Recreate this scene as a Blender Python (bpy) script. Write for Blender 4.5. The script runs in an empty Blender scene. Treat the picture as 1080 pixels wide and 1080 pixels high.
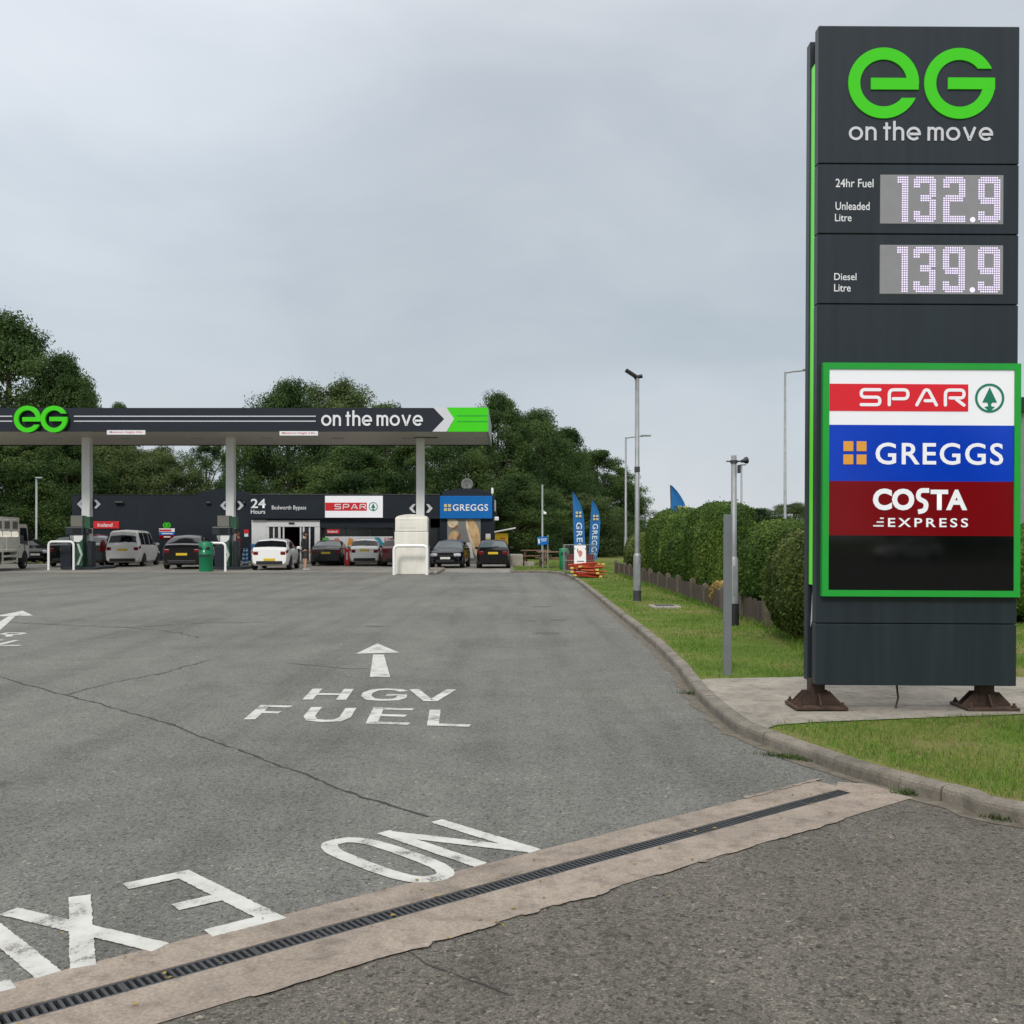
import bpy, bmesh, math, random
import numpy as np
from mathutils import Vector, Matrix
S = bpy.context.scene
COL = S.collection
R = math.radians
rng = np.random.default_rng(7)
random.seed(7)

# ------------------------------------------------------------------ camera
FPX, HZ, CAMZ = 1080.0, 565.0, 1.6          # focal length and horizon row on a 1080 frame, eye height
cam_d = bpy.data.cameras.new('camera'); cam = bpy.data.objects.new('camera', cam_d); COL.objects.link(cam)
cam_d.sensor_width = 36; cam_d.sensor_fit = 'HORIZONTAL'; cam_d.lens = 36 * FPX / 1080
cam_d.shift_y = (HZ - 540) / 1080
cam_d.clip_start = 0.05; cam_d.clip_end = 3000
cam.location = (0, 0, CAMZ); cam.rotation_euler = (R(90), 0, 0)
S.camera = cam

# ------------------------------------------------------------------ sky (overcast) and sun
SUN_EL, SUN_AZ = 42, 195
w = bpy.data.worlds.new('World'); S.world = w; w.use_nodes = True
nt = w.node_tree; N = nt.nodes; L = nt.links
bg = N['Background']; bg.inputs['Strength'].default_value = 0.1
sky = N.new('ShaderNodeTexSky'); sky.sky_type = 'NISHITA'; sky.sun_disc = False
sky.sun_elevation = R(SUN_EL); sky.sun_rotation = R(SUN_AZ)
tc = N.new('ShaderNodeTexCoord')
sep = N.new('ShaderNodeSeparateXYZ'); L.new(tc.outputs['Generated'], sep.inputs[0])
zr = N.new('ShaderNodeValToRGB')                 # overcast sky: darker low down, brighter overhead
L.new(sep.outputs['Z'], zr.inputs[0])
cr = zr.color_ramp
cr.elements[0].position = 0.0; cr.elements[0].color = (.51, .54, .575, 1)
e = cr.elements.new(.07); e.color = (.48, .52, .56, 1)
e = cr.elements.new(.17); e.color = (.415, .465, .51, 1)
e = cr.elements.new(.31); e.color = (.44, .485, .53, 1)
e = cr.elements.new(.44); e.color = (.525, .555, .60, 1)
cr.elements[-1].position = 1.0; cr.elements[-1].color = (1.30, 1.28, 1.26, 1)
mp = N.new('ShaderNodeMapping'); mp.inputs['Scale'].default_value = (1.1, 1.1, 2.3); mp.inputs['Location'].default_value = (.35, .2, .1)
L.new(tc.outputs['Generated'], mp.inputs[0])
nz = N.new('ShaderNodeTexNoise'); nz.inputs['Scale'].default_value = 2.9; nz.inputs['Detail'].default_value = 6; nz.inputs['Roughness'].default_value = .5; nz.inputs['Distortion'].default_value = .4
L.new(mp.outputs[0], nz.inputs['Vector'])
nr = N.new('ShaderNodeValToRGB'); L.new(nz.outputs['Fac'], nr.inputs[0])
nr.color_ramp.elements[0].position = .32; nr.color_ramp.elements[0].color = (.88, .905, .925, 1)
nr.color_ramp.elements[1].position = .68; nr.color_ramp.elements[1].color = (1.13, 1.11, 1.095, 1)
mul = N.new('ShaderNodeVectorMath'); mul.operation = 'MULTIPLY'
L.new(zr.outputs[0], mul.inputs[0]); L.new(nr.outputs[0], mul.inputs[1])
sc10 = N.new('ShaderNodeVectorMath'); sc10.operation = 'SCALE'; sc10.inputs['Scale'].default_value = 10.0
dt = N.new('ShaderNodeVectorMath'); dt.operation = 'DOT_PRODUCT'      # thinner, brighter cloud high on the left
L.new(tc.outputs['Generated'], dt.inputs[0]); dt.inputs[1].default_value = Vector((-.55, 1, .60)).normalized()
dr_ = N.new('ShaderNodeMapRange'); dr_.interpolation_type = 'SMOOTHSTEP'
dr_.inputs['From Min'].default_value = .90; dr_.inputs['From Max'].default_value = 1.0; dr_.inputs['To Min'].default_value = 1.0; dr_.inputs['To Max'].default_value = 1.22
L.new(dt.outputs['Value'], dr_.inputs['Value'])
mul2 = N.new('ShaderNodeVectorMath'); mul2.operation = 'SCALE'; L.new(mul.outputs[0], mul2.inputs[0]); L.new(dr_.outputs[0], mul2.inputs['Scale'])
L.new(mul2.outputs[0], sc10.inputs[0])
mix = N.new('ShaderNodeMix'); mix.data_type = 'RGBA'; mix.inputs['Factor'].default_value = .95
L.new(sky.outputs[0], mix.inputs[6]); L.new(sc10.outputs[0], mix.inputs[7])
L.new(mix.outputs[2], bg.inputs['Color'])
sd = bpy.data.lights.new('sun', 'SUN'); sd.energy = 1.5; sd.angle = R(14); sd.color = (1, .96, .9)
so = bpy.data.objects.new('sun', sd); COL.objects.link(so)
az = R(SUN_AZ); el = R(SUN_EL)
sdir = Vector((math.sin(az) * math.cos(el), math.cos(az) * math.cos(el), math.sin(el)))
so.rotation_euler = sdir.to_track_quat('Z', 'Y').to_euler(); so.location = (0, -20, 40)
S.view_settings.view_transform = 'Standard'; S.view_settings.look = 'None'
S.view_settings.exposure = 0.28; S.view_settings.gamma = 1

def G(px, py, z=0.0):
    d = (CAMZ - z) * FPX / (py - HZ)
    return Vector(((px - 540) / FPX * d, d, z))
def P(px, py, d):
    return Vector(((px - 540) / FPX * d, d, CAMZ - (py - HZ) / FPX * d))

# ------------------------------------------------------------------ materials
M = {}
def nodes_of(m):
    m.use_nodes = True
    return m.node_tree.nodes, m.node_tree.links, m.node_tree.nodes['Principled BSDF']
def pbr(name, col, rough=.5, metal=0.0, var=.12, scale=3.0, bump=0.0, bscale=40.0, coat=0.0, spec=.5, emit=None, es=0.0, stretch=(1, 1, 1), detail=4):
    m = bpy.data.materials.new(name); n, l, b = nodes_of(m)
    b.inputs['Roughness'].default_value = rough; b.inputs['Metallic'].default_value = metal
    b.inputs['Coat Weight'].default_value = coat; b.inputs['Specular IOR Level'].default_value = spec
    t = n.new('ShaderNodeTexCoord'); mpn = n.new('ShaderNodeMapping'); mpn.inputs['Scale'].default_value = stretch
    l.new(t.outputs['Object'], mpn.inputs[0])
    nz = n.new('ShaderNodeTexNoise'); nz.inputs['Scale'].default_value = scale; nz.inputs['Detail'].default_value = detail
    l.new(mpn.outputs[0], nz.inputs['Vector'])
    r = n.new('ShaderNodeValToRGB'); l.new(nz.outputs['Fac'], r.inputs[0])
    r.color_ramp.elements[0].position = .25; r.color_ramp.elements[1].position = .75
    r.color_ramp.elements[0].color = (*[c * (1 - var) for c in col], 1)
    r.color_ramp.elements[1].color = (*[min(1, c * (1 + var)) for c in col], 1)
    l.new(r.outputs[0], b.inputs['Base Color'])
    if bump:
        bz = n.new('ShaderNodeTexNoise'); bz.inputs['Scale'].default_value = bscale; bz.inputs['Detail'].default_value = 3
        l.new(t.outputs['Object'], bz.inputs['Vector'])
        bp = n.new('ShaderNodeBump'); bp.inputs['Strength'].default_value = bump; bp.inputs['Distance'].default_value = .01
        l.new(bz.outputs['Fac'], bp.inputs['Height']); l.new(bp.outputs[0], b.inputs['Normal'])
    if emit:
        b.inputs['Emission Color'].default_value = (*emit, 1); b.inputs['Emission Strength'].default_value = es
    M[name] = m
    return m
def ramp(n, l, src, stops):
    r = n.new('ShaderNodeValToRGB'); l.new(src, r.inputs[0])
    els = r.color_ramp.elements
    while len(els) < len(stops): els.new(.5)
    for e, (p, c) in zip(els, stops):
        e.position = p; e.color = (*c, 1) if len(c) == 3 else c
    return r
def noise(n, l, vec, scale, detail=4, rough=.55):
    z = n.new('ShaderNodeTexNoise'); z.inputs['Scale'].default_value = scale; z.inputs['Detail'].default_value = detail
    z.inputs['Roughness'].default_value = rough
    l.new(vec, z.inputs['Vector']); return z
def mixc(n, l, a, b, fac, mode='MIX'):
    m = n.new('ShaderNodeMix'); m.data_type = 'RGBA'; m.blend_type = mode
    for s, i in ((a, 6), (b, 7)):
        if isinstance(s, tuple): m.inputs[i].default_value = (*s, 1)
        else: l.new(s, m.inputs[i])
    if isinstance(fac, float): m.inputs[0].default_value = fac
    else: l.new(fac, m.inputs[0])
    return m.outputs[2]

def asphalt(name, base, dark, light, grain, bumpd, patch=.5, warm=(1, 1, 1)):
    m = bpy.data.materials.new(name); n, l, b = nodes_of(m)
    t = n.new('ShaderNodeTexCoord'); v = t.outputs['Object']
    big = noise(n, l, v, .28, 6, .6); med = noise(n, l, v, 2.3, 5, .6)
    fine = n.new('ShaderNodeTexVoronoi'); fine.inputs['Scale'].default_value = grain; l.new(v, fine.inputs['Vector'])
    fine2 = noise(n, l, v, grain * 1.7, 3, .7)
    g = ramp(n, l, fine2.outputs['Fac'], [(.30, dark), (.47, base), (.56, base), (.72, light)])
    g2 = ramp(n, l, fine.outputs['Color'], [(.0, (.30, .30, .30)), (.3, (.80, .80, .80)), (.62, (1, 1, 1)), (.90, (1.25, 1.23, 1.2)), (1, (2.3, 2.25, 2.1))])
    c = mixc(n, l, g.outputs[0], g2.outputs[0], 1.0, 'MULTIPLY')
    bigr = ramp(n, l, big.outputs['Fac'], [(.3, (1 - .3 * patch,) * 3), (.5, (1, 1, 1)), (.72, (1 + .22 * patch, 1 + .21 * patch, 1 + .18 * patch))])
    c = mixc(n, l, c, bigr.outputs[0], 1.0, 'MULTIPLY')
    medr = ramp(n, l, med.outputs['Fac'], [(.3, (.88, .88, .88)), (.7, (1.1, 1.1, 1.1))])
    c = mixc(n, l, c, medr.outputs[0], 1.0, 'MULTIPLY')
    # tyre streaks and drips along the lane
    mpn = n.new('ShaderNodeMapping'); mpn.inputs['Scale'].default_value = (1.6, .09, 1); mpn.inputs['Rotation'].default_value = (0, 0, R(-4))
    l.new(v, mpn.inputs[0]); st = noise(n, l, mpn.outputs[0], 1.1, 5, .6)
    sr = ramp(n, l, st.outputs['Fac'], [(.32, (.78, .77, .755)), (.50, (1, 1, 1)), (.7, (1.08, 1.08, 1.06))])
    c = mixc(n, l, c, sr.outputs[0], .9, 'MULTIPLY')
    sp = noise(n, l, v, 1.3, 2, .5)
    spr = ramp(n, l, sp.outputs['Fac'], [(.70, (1, 1, 1)), (.76, (.72, .71, .70))])
    c = mixc(n, l, c, spr.outputs[0], 1.0, 'MULTIPLY')
    c = mixc(n, l, c, warm, 1.0, 'MULTIPLY')
    l.new(c, b.inputs['Base Color'])
    b.inputs['Roughness'].default_value = .85; b.inputs['Specular IOR Level'].default_value = .3
    bp = n.new('ShaderNodeBump'); bp.inputs['Strength'].default_value = .8; bp.inputs['Distance'].default_value = bumpd
    l.new(fine2.outputs['Fac'], bp.inputs['Height']); l.new(bp.outputs[0], b.inputs['Normal'])
    M[name] = m; return m
asphalt('forecourt', (.172, .172, .158), (.055, .055, .05), (.38, .372, .34), 72, .008, .75)
asphalt('road', (.155, .145, .128), (.024, .022, .02), (.42, .395, .35), 52, .018, .7, (1, .985, .955))
asphalt('pale_concrete', (.30, .285, .255), (.2, .19, .17), (.38, .365, .33), 30, .003, .6)

def concrete(name, base, dark, seamy=False):
    m = bpy.data.materials.new(name); n, l, b = nodes_of(m)
    t = n.new('ShaderNodeTexCoord'); v = t.outputs['Object']
    a = noise(n, l, v, 1.7, 6, .65); f = noise(n, l, v, 70, 3, .7); k = noise(n, l, v, 9, 4, .6)
    c = ramp(n, l, a.outputs['Fac'], [(.3, dark), (.62, base)]).outputs[0]
    c = mixc(n, l, c, ramp(n, l, f.outputs['Fac'], [(.3, (.7, .69, .67)), (.7, (1.2, 1.2, 1.2))]).outputs[0], .9, 'MULTIPLY')
    c = mixc(n, l, c, ramp(n, l, k.outputs['Fac'], [(.34, (.72, .71, .69)), (.5, (1, 1, 1)), (.7, (1.08, 1.08, 1.06))]).outputs[0], .9, 'MULTIPLY')
    l.new(c, b.inputs['Base Color']); b.inputs['Roughness'].default_value = .9
    bp = n.new('ShaderNodeBump'); bp.inputs['Strength'].default_value = .6; bp.inputs['Distance'].default_value = .004
    l.new(f.outputs['Fac'], bp.inputs['Height']); l.new(bp.outputs[0], b.inputs['Normal'])
    M[name] = m; return m
concrete('drain_concrete', (.325, .272, .226), (.22, .183, .152))
concrete('kerb_concrete', (.245, .22, .182), (.12, .108, .088))
concrete('slab_concrete', (.355, .325, .275), (.21, .19, .16))

def paint(name):
    m = bpy.data.materials.new(name); n, l, b = nodes_of(m)
    t = n.new('ShaderNodeTexCoord'); v = t.outputs['Object']
    f = noise(n, l, v, 75, 3, .7); a = noise(n, l, v, 5, 6, .65)
    add = n.new('ShaderNodeMath'); add.operation = 'MULTIPLY_ADD'; add.inputs[1].default_value = .55
    l.new(f.outputs['Fac'], add.inputs[0]); l.new(a.outputs['Fac'], add.inputs[2])
    fac = ramp(n, l, add.outputs[0], [(.60, (0, 0, 0)), (.70, (1, 1, 1))]).outputs[0]
    dirt = ramp(n, l, a.outputs['Fac'], [(.3, (.40, .39, .36)), (.6, (.57, .57, .54))]).outputs[0]
    c = mixc(n, l, (.17, .17, .16), dirt, fac)
    l.new(c, b.inputs['Base Color']); b.inputs['Roughness'].default_value = .75
    bp = n.new('ShaderNodeBump'); bp.inputs['Strength'].default_value = .5; bp.inputs['Distance'].default_value = .004
    l.new(f.outputs['Fac'], bp.inputs['Height']); l.new(bp.outputs[0], b.inputs['Normal'])
    M[name] = m; return m
paint('road_paint')

def foliage(name, a, b_, c_, scale=.5, trans=.25, rough=.55, isl=.55):
    m = bpy.data.materials.new(name); n, l, b = nodes_of(m)
    t = n.new('ShaderNodeTexCoord'); g = n.new('ShaderNodeNewGeometry'); oi = n.new('ShaderNodeObjectInfo')
    ad = n.new('ShaderNodeVectorMath'); ad.operation = 'ADD'
    l.new(t.outputs['Object'], ad.inputs[0]); l.new(oi.outputs['Location'], ad.inputs[1])
    nz = noise(n, l, ad.outputs[0], scale, 3, .5)
    c = ramp(n, l, nz.outputs['Fac'], [(.32, a), (.5, b_), (.68, c_)]).outputs[0]
    rr = ramp(n, l, g.outputs['Random Per Island'], [(0, (1 - isl,) * 3), (.6, (1, 1, 1)), (1, (1 + isl, 1 + isl, 1 + .5 * isl))]).outputs[0]
    c = mixc(n, l, c, rr, 1.0, 'MULTIPLY')
    orr = ramp(n, l, oi.outputs['Random'], [(0, (.82, .86, .8)), (1, (1.15, 1.1, 1.05))]).outputs[0]
    c = mixc(n, l, c, orr, 1.0, 'MULTIPLY')
    l.new(c, b.inputs['Base Color']); b.inputs['Roughness'].default_value = rough
    b.inputs['Specular IOR Level'].default_value = .25
    tr = n.new('ShaderNodeBsdfTranslucent'); l.new(c, tr.inputs['Color'])
    ms = n.new('ShaderNodeMixShader'); ms.inputs[0].default_value = trans
    out = n['Material Output']
    l.new(b.outputs[0], ms.inputs[1]); l.new(tr.outputs[0], ms.inputs[2]); l.new(ms.outputs[0], out.inputs['Surface'])
    M[name] = m; return m
foliage('tree_leaves', (.036, .074, .024), (.064, .118, .035), (.112, .172, .052), .30, .36, .7, .22)
foliage('tree_leaves_pale', (.060, .096, .033), (.094, .140, .047), (.140, .188, .066), .30, .34, .7, .22)
foliage('hedge_leaves', (.046, .098, .016), (.078, .142, .024), (.135, .205, .040), 1.2, .3, .6, .45)
foliage('hedge_leaves_olive', (.062, .095, .022), (.10, .14, .034), (.165, .20, .052), 1.5, .3, .6, .45)
foliage('dry_leaves', (.22, .16, .05), (.30, .22, .07), (.36, .27, .09), 2, .2)
foliage('grass_blades', (.10, .205, .028), (.14, .26, .040), (.22, .285, .072), .7, .4, .6, .45)
foliage('weed_leaves', (.05, .09, .02), (.07, .12, .03), (.10, .15, .04), 3, .25)

def ground_mat(name):
    m = bpy.data.materials.new(name); n, l, b = nodes_of(m)
    t = n.new('ShaderNodeTexCoord'); v = t.outputs['Object']
    a = noise(n, l, v, .55, 5, .6); f = noise(n, l, v, 30, 4, .7)
    c = ramp(n, l, a.outputs['Fac'], [(.30, (.075, .125, .02)), (.46, (.11, .16, .032)), (.57, (.17, .17, .06)), (.68, (.19, .15, .085))]).outputs[0]
    c = mixc(n, l, c, ramp(n, l, f.outputs['Fac'], [(.3, (.6, .6, .55)), (.7, (1.25, 1.25, 1.1))]).outputs[0], .9, 'MULTIPLY')
    l.new(c, b.inputs['Base Color']); b.inputs['Roughness'].default_value = .95; b.inputs['Specular IOR Level'].default_value = .1
    M[name] = m; return m
ground_mat('turf')

pbr('bark', (.10, .08, .06), .9, var=.3, scale=6, bump=.5, bscale=20)
pbr('anthracite', (.017, .025, .032), .40, spec=.42, var=.22, scale=2.2, stretch=(5, 5, .35), detail=6)
pbr('anthracite_gloss', (.026, .030, .034), .30, var=.05, scale=.8)
pbr('cladding', (.011, .017, .025), .6, var=.18, scale=.8, spec=.3)
pbr('cladding_dark', (.012, .015, .018), .5)
pbr('fascia_grey', (.015, .020, .030), .5, var=.10, scale=.5, spec=.3)
pbr('seam_black', (.004, .004, .005), .7)
pbr('brand_green', (.050, .56, .008), .4, var=.03, spec=.3, emit=(.05, .56, .004), es=.12)
pbr('frame_green', (.020, .36, .045), .30, var=.05, spec=.35)
pbr('strip_green', (.10, .62, .02), .3, var=.03, emit=(.10, .75, .01), es=.22)
pbr('white_print', (.80, .81, .83), .35, var=.03)
pbr('white_paint', (.88, .88, .87), .4, var=.06, scale=6)
pbr('silver_grey', (.66, .66, .70), .4, var=.03)
pbr('panel_white', (.74, .74, .77), .16, var=.03, scale=2, spec=.35, emit=(.80, .80, .85), es=.20)
pbr('panel_red', (.66, .018, .030), .16, var=.03, spec=.35, emit=(.66, .02, .03), es=.10)
pbr('panel_blue', (.002, .040, .42), .10, var=.25, scale=.9, spec=.35, emit=(.0, .045, .50), es=.10)
pbr('panel_maroon', (.19, .002, .005), .10, var=.05, spec=.28)
pbr('panel_black', (.003, .004, .004), .05, var=.1, spec=.4)
pbr('logo_orange', (.80, .36, .05), .35, var=.03)
pbr('logo_green', (.008, .20, .11), .35, var=.03)
pbr('sign_blue', (.003, .14, .46), .35, var=.06, spec=.35)
pbr('sign_red', (.62, .015, .022), .4, var=.04)
pbr('led_panel', (.27, .27, .28), .45, var=.05, scale=8)
pbr('led_dot', (.66, .60, .74), .5, var=.0, emit=(.74, .62, .95), es=.60)
pbr('rust', (.058, .034, .022), .85, var=.75, scale=7, bump=.7, bscale=50, detail=8)
pbr('galv', (.30, .315, .32), .55, .55, var=.15, scale=5)
pbr('galv_dark', (.055, .058, .062), .6, .3, var=.2, scale=5)
pbr('post_grey', (.18, .195, .205), .55, var=.12, scale=5)
pbr('black_metal', (.018, .019, .021), .5)
pbr('soffit', (.46, .43, .39), .5, var=.04, stretch=(.2, 3, 1))
pbr('column_white', (.78, .785, .77), .4, var=.07, scale=4, stretch=(1, 1, .3))
pbr('cream', (.78, .755, .67), .5, var=.13, scale=3, stretch=(1, 1, .4), detail=6)
pbr('fence_wood', (.072, .050, .038), .9, var=.45, scale=5, stretch=(6, 6, 1), bump=.5)
pbr('fence_post', (.115, .095, .07), .9, var=.4, scale=6, stretch=(3, 3, 1), bump=.4)
pbr('wood', (.22, .135, .085), .8, var=.3, scale=5)
pbr('bin_green', (.004, .20, .085), .4, var=.06)
pbr('pump_grey', (.17, .165, .14), .45, var=.08)
pbr('pump_green', (.025, .085, .045), .45)
pbr('pump_pale', (.45, .55, .47), .45)
pbr('pump_dark', (.018, .026, .032), .35)
pbr('tile_red', (.13, .05, .04), .7)
pbr('yellow', (.85, .52, .01), .45, var=.05)
pbr('yellow_faded', (.62, .50, .10), .55, var=.15)
pbr('barrier_red', (.50, .050, .022), .45, var=.25, scale=4)
pbr('barrier_orange', (.55, .13, .035), .5, var=.25, scale=4)
pbr('flag_blue', (.010, .145, .40), .65, var=.10, scale=2)
pbr('flag_letter', (.62, .72, .82), .6)
pbr('tyre', (.012, .012, .013), .8, var=.1)
pbr('alloy', (.35, .36, .37), .35, .7)
pbr('plastic_black', (.012, .012, .013), .55)
pbr('car_glass', (.006, .008, .010), .08, spec=.4, var=.05)
pbr('car_glass_pale', (.10, .13, .14), .08, spec=.6, var=.2)
pbr('shop_glass', (.012, .014, .016), .08, var=.1)
pbr('lamp_red', (.16, .004, .007), .25, var=.1, spec=.3)
pbr('lamp_clear', (.6, .62, .65), .12, var=.1)
pbr('plate_yellow', (.72, .50, .02), .4, var=.05)
pbr('plate_white', (.75, .75, .72), .4)
pbr('paint_white_car', (.90, .90, .88), .22, coat=.5, var=.01)
pbr('paint_cream_car', (.74, .71, .63), .4, var=.14, scale=3)
pbr('paint_silver', (.80, .79, .76), .28, 0.0, coat=.5, var=.04)
pbr('paint_black', (.005, .005, .006), .2, coat=.25, var=.05, spec=.35)
pbr('paint_graphite', (.014, .016, .018), .25, .2, coat=.25, var=.05)
pbr('paint_navy', (.004, .006, .012), .2, coat=.25, var=.05, spec=.35)
pbr('paint_teal', (.010, .022, .026), .2, coat=.6, var=.05)
pbr('paint_maroon', (.11, .012, .018), .2, coat=.6, var=.05)
pbr('skin', (.46, .27, .19), .55, var=.08)
pbr('cloth_black', (.014, .014, .016), .85, var=.2, scale=9)
pbr('cloth_grey', (.040, .038, .036), .85, var=.2, scale=9)
pbr('cloth_red', (.16, .012, .022), .85, var=.2, scale=9)
pbr('cloth_plum', (.040, .016, .030), .85, var=.2, scale=9)
pbr('hair_brown', (.055, .028, .014), .7)
pbr('hair_ginger', (.28, .09, .03), .7)
pbr('shoe', (.45, .44, .43), .7)
pbr('inner_wall', (.10, .095, .085), .8, var=.2)
pbr('door_white', (.74, .74, .73), .45, var=.05)
pbr('poster_white', (.66, .67, .68), .4, var=.08)
pbr('poster_teal', (.02, .26, .36), .4); pbr('poster_orange', (.62, .26, .03), .4); pbr('poster_green', (.10, .38, .06), .4)
pbr('poster_pink', (.62, .22, .18), .4); pbr('poster_tan', (.52, .40, .20), .4)
pbr('poster_grey', (.20, .205, .20), .4, var=.2, scale=1.5)
pbr('bread', (.60, .40, .20), .6, var=.4, scale=3); pbr('bread_pale', (.66, .54, .36), .6, var=.3, scale=4); pbr('bread_brown', (.24, .10, .04), .6, var=.3, scale=4)
pbr('bottle_blue', (.06, .28, .60), .3, var=.3, scale=14)
pbr('brick_pale', (.36, .33, .28), .85, var=.2, scale=8)
pbr('office_grey', (.34, .35, .35), .7, var=.1)
pbr('dish_grey', (.11, .115, .11), .6)
pbr('silt', (.135, .118, .092), .95, var=.4, scale=12)
pbr('tar_worn', (.085, .084, .078), .85, var=.4, scale=14)
pbr('tar', (.030, .029, .028), .8, var=.3, scale=20)

# ------------------------------------------------------------------ mesh builder
class MB:
    def __init__(s): s.v = []; s.f = []; s.sm = []
    def add(s, vs, fs, smooth=False):
        o = len(s.v); s.v += [tuple(x) for x in vs]
        s.f += [tuple(i + o for i in f) for f in fs]; s.sm += [smooth] * len(fs); return s
    def box(s, x0, x1, y0, y1, z0, z1, mat=None):
        vs = [Vector(p) for p in ((x0,y0,z0),(x1,y0,z0),(x1,y1,z0),(x0,y1,z0),(x0,y0,z1),(x1,y0,z1),(x1,y1,z1),(x0,y1,z1))]
        if mat is not None: vs = [mat @ p for p in vs]
        return s.add(vs, [(0,3,2,1),(4,5,6,7),(0,1,5,4),(1,2,6,5),(2,3,7,6),(3,0,4,7)])
    def rbox(s, x0, x1, y0, y1, z0, z1, r=.02, seg=2, mat=None, smooth=False):
        bm = bmesh.new(); bmesh.ops.create_cube(bm, size=1)
        for v in bm.verts: v.co = Vector(((x0+x1)/2 + v.co.x*(x1-x0), (y0+y1)/2 + v.co.y*(y1-y0), (z0+z1)/2 + v.co.z*(z1-z0)))
        bmesh.ops.bevel(bm, geom=bm.edges[:], offset=min(r, .49*min(x1-x0, y1-y0, z1-z0)), segments=seg, affect='EDGES', profile=.5)
        bm.verts.index_update()
        vs = [v.co.copy() for v in bm.verts]
        if mat is not None: vs = [mat @ p for p in vs]
        fs = [[v.index for v in f.verts] for f in bm.faces]; bm.free()
        return s.add(vs, fs, smooth)
    def prism(s, poly, t, mat):     # 2D outline (ccw) extruded 0..t along local z, then mat
        n = len(poly)
        vs = [mat @ Vector((x, y, 0)) for x, y in poly] + [mat @ Vector((x, y, t)) for x, y in poly]
        return s.add(vs, [tuple(range(n))[::-1], tuple(range(n, 2*n))] + [(i, (i+1) % n, n+(i+1) % n, n+i) for i in range(n)])
    def tube(s, pts, rad, seg=10, cap=True, smooth=True):
        pts = [Vector(p) for p in pts]; n = len(pts)
        rs = rad if isinstance(rad, (list, tuple)) else [rad] * n
        vs = []; prev = None
        for i, p in enumerate(pts):
            d = (pts[min(i+1, n-1)] - pts[max(i-1, 0)]).normalized()
            if prev is None:
                a = Vector((0, 0, 1)) if abs(d.z) < .9 else Vector((1, 0, 0))
                u = d.cross(a).normalized()
            else:
                u = (prev - d * prev.dot(d)).normalized()
            prev = u; q = d.cross(u)
            for k in range(seg):
                t = 2*math.pi*k/seg
                vs.append(p + (u*math.cos(t) + q*math.sin(t)) * rs[i])
        fs = [(i*seg+k, i*seg+(k+1) % seg, (i+1)*seg+(k+1) % seg, (i+1)*seg+k) for i in range(n-1) for k in range(seg)]
        s.add(vs, fs, smooth)
        if cap:
            s.add(vs[:seg], [tuple(range(seg))[::-1]]); s.add(vs[-seg:], [tuple(range(seg))])
        return s
    def cyl(s, p0, p1, r, seg=16, smooth=True): return s.tube([p0, p1], r, seg, True, smooth)
    def lathe(s, prof, mat=None, seg=20, smooth=True):   # (r, z) profile around z
        vs = []
        for r, z in prof:
            for k in range(seg):
                t = 2*math.pi*k/seg; p = Vector((r*math.cos(t), r*math.sin(t), z)); vs.append(mat @ p if mat is not None else p)
        n = len(prof)
        return s.add(vs, [(i*seg+k, i*seg+(k+1) % seg, (i+1)*seg+(k+1) % seg, (i+1)*seg+k) for i in range(n-1) for k in range(seg)], smooth)
    def strip(s, pts, wid, t, mat, closed=False, rc=False, jit=0.0):   # 2D path of constant width, mitred, extruded
        P_ = [Vector((p[0], p[1])) for p in pts]; n = len(P_); a = []; b = []
        for i in range(n):
            if closed: p0, p1, p2 = P_[i-1], P_[i], P_[(i+1) % n]
            else: p0, p1, p2 = P_[max(i-1, 0)], P_[i], P_[min(i+1, n-1)]
            d1 = (p1-p0) if (p1-p0).length > 1e-9 else (p2-p1); d2 = (p2-p1) if (p2-p1).length > 1e-9 else d1
            d1 = d1.normalized(); d2 = d2.normalized()
            n1 = Vector((-d1.y, d1.x)); n2 = Vector((-d2.y, d2.x)); m_ = n1 + n2
            if m_.length < 1e-6: m_ = n1
            m_.normalize(); k = min(1/max(.25, m_.dot(n1)), 2.2)
            a.append(p1 + m_*(wid/2*k + random.uniform(-jit, jit))); b.append(p1 - m_*(wid/2*k + random.uniform(-jit, jit)))
        vs = [mat @ Vector((p.x, p.y, z)) for z in (0, t) for p in a + b]
        m2 = 2*n; fs = []
        for i in range(n if closed else n-1):
            j = (i+1) % n
            fs += [(m2+n+i, m2+n+j, m2+j, m2+i), (i, j, n+j, n+i), (m2+i, m2+j, j, i), (n+i, n+j, m2+n+j, m2+n+i)]
        if not closed: fs += [(0, n, m2+n, m2), (n-1, m2+n-1, m2+n+n-1, n+n-1)]
        s.add(vs, fs)
        if rc and not closed:
            for e, d in ((0, P_[0]-P_[1]), (n-1, P_[-1]-P_[-2])):
                d = d.normalized(); q = Vector((-d.y, d.x)); pp = P_[e]
                pl = [pp + (q*math.cos(x) + d*math.sin(x))*wid/2 for x in [math.pi*k/8 for k in range(9)]]
                s.prism([(p.x, p.y) for p in pl][::-1], t, mat)
        return s
    def mesh(s, name, mat):
        me = bpy.data.meshes.new(name); me.from_pydata(s.v, [], s.f); me.materials.append(M[mat] if isinstance(mat, str) else mat)
        me.polygons.foreach_set('use_smooth', s.sm); me.update(); return me
    def build(s, name, mat, parent=None):
        o = bpy.data.objects.new(name, s.mesh(name, mat)); COL.objects.link(o)
        if parent is not None: o.parent = parent
        return o
def tag(o, label=None, cat=None, group=None, kind=None):
    if label: o['label'] = label
    if cat: o['category'] = cat
    if group: o['group'] = group
    if kind: o['kind'] = kind
    return o
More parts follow.
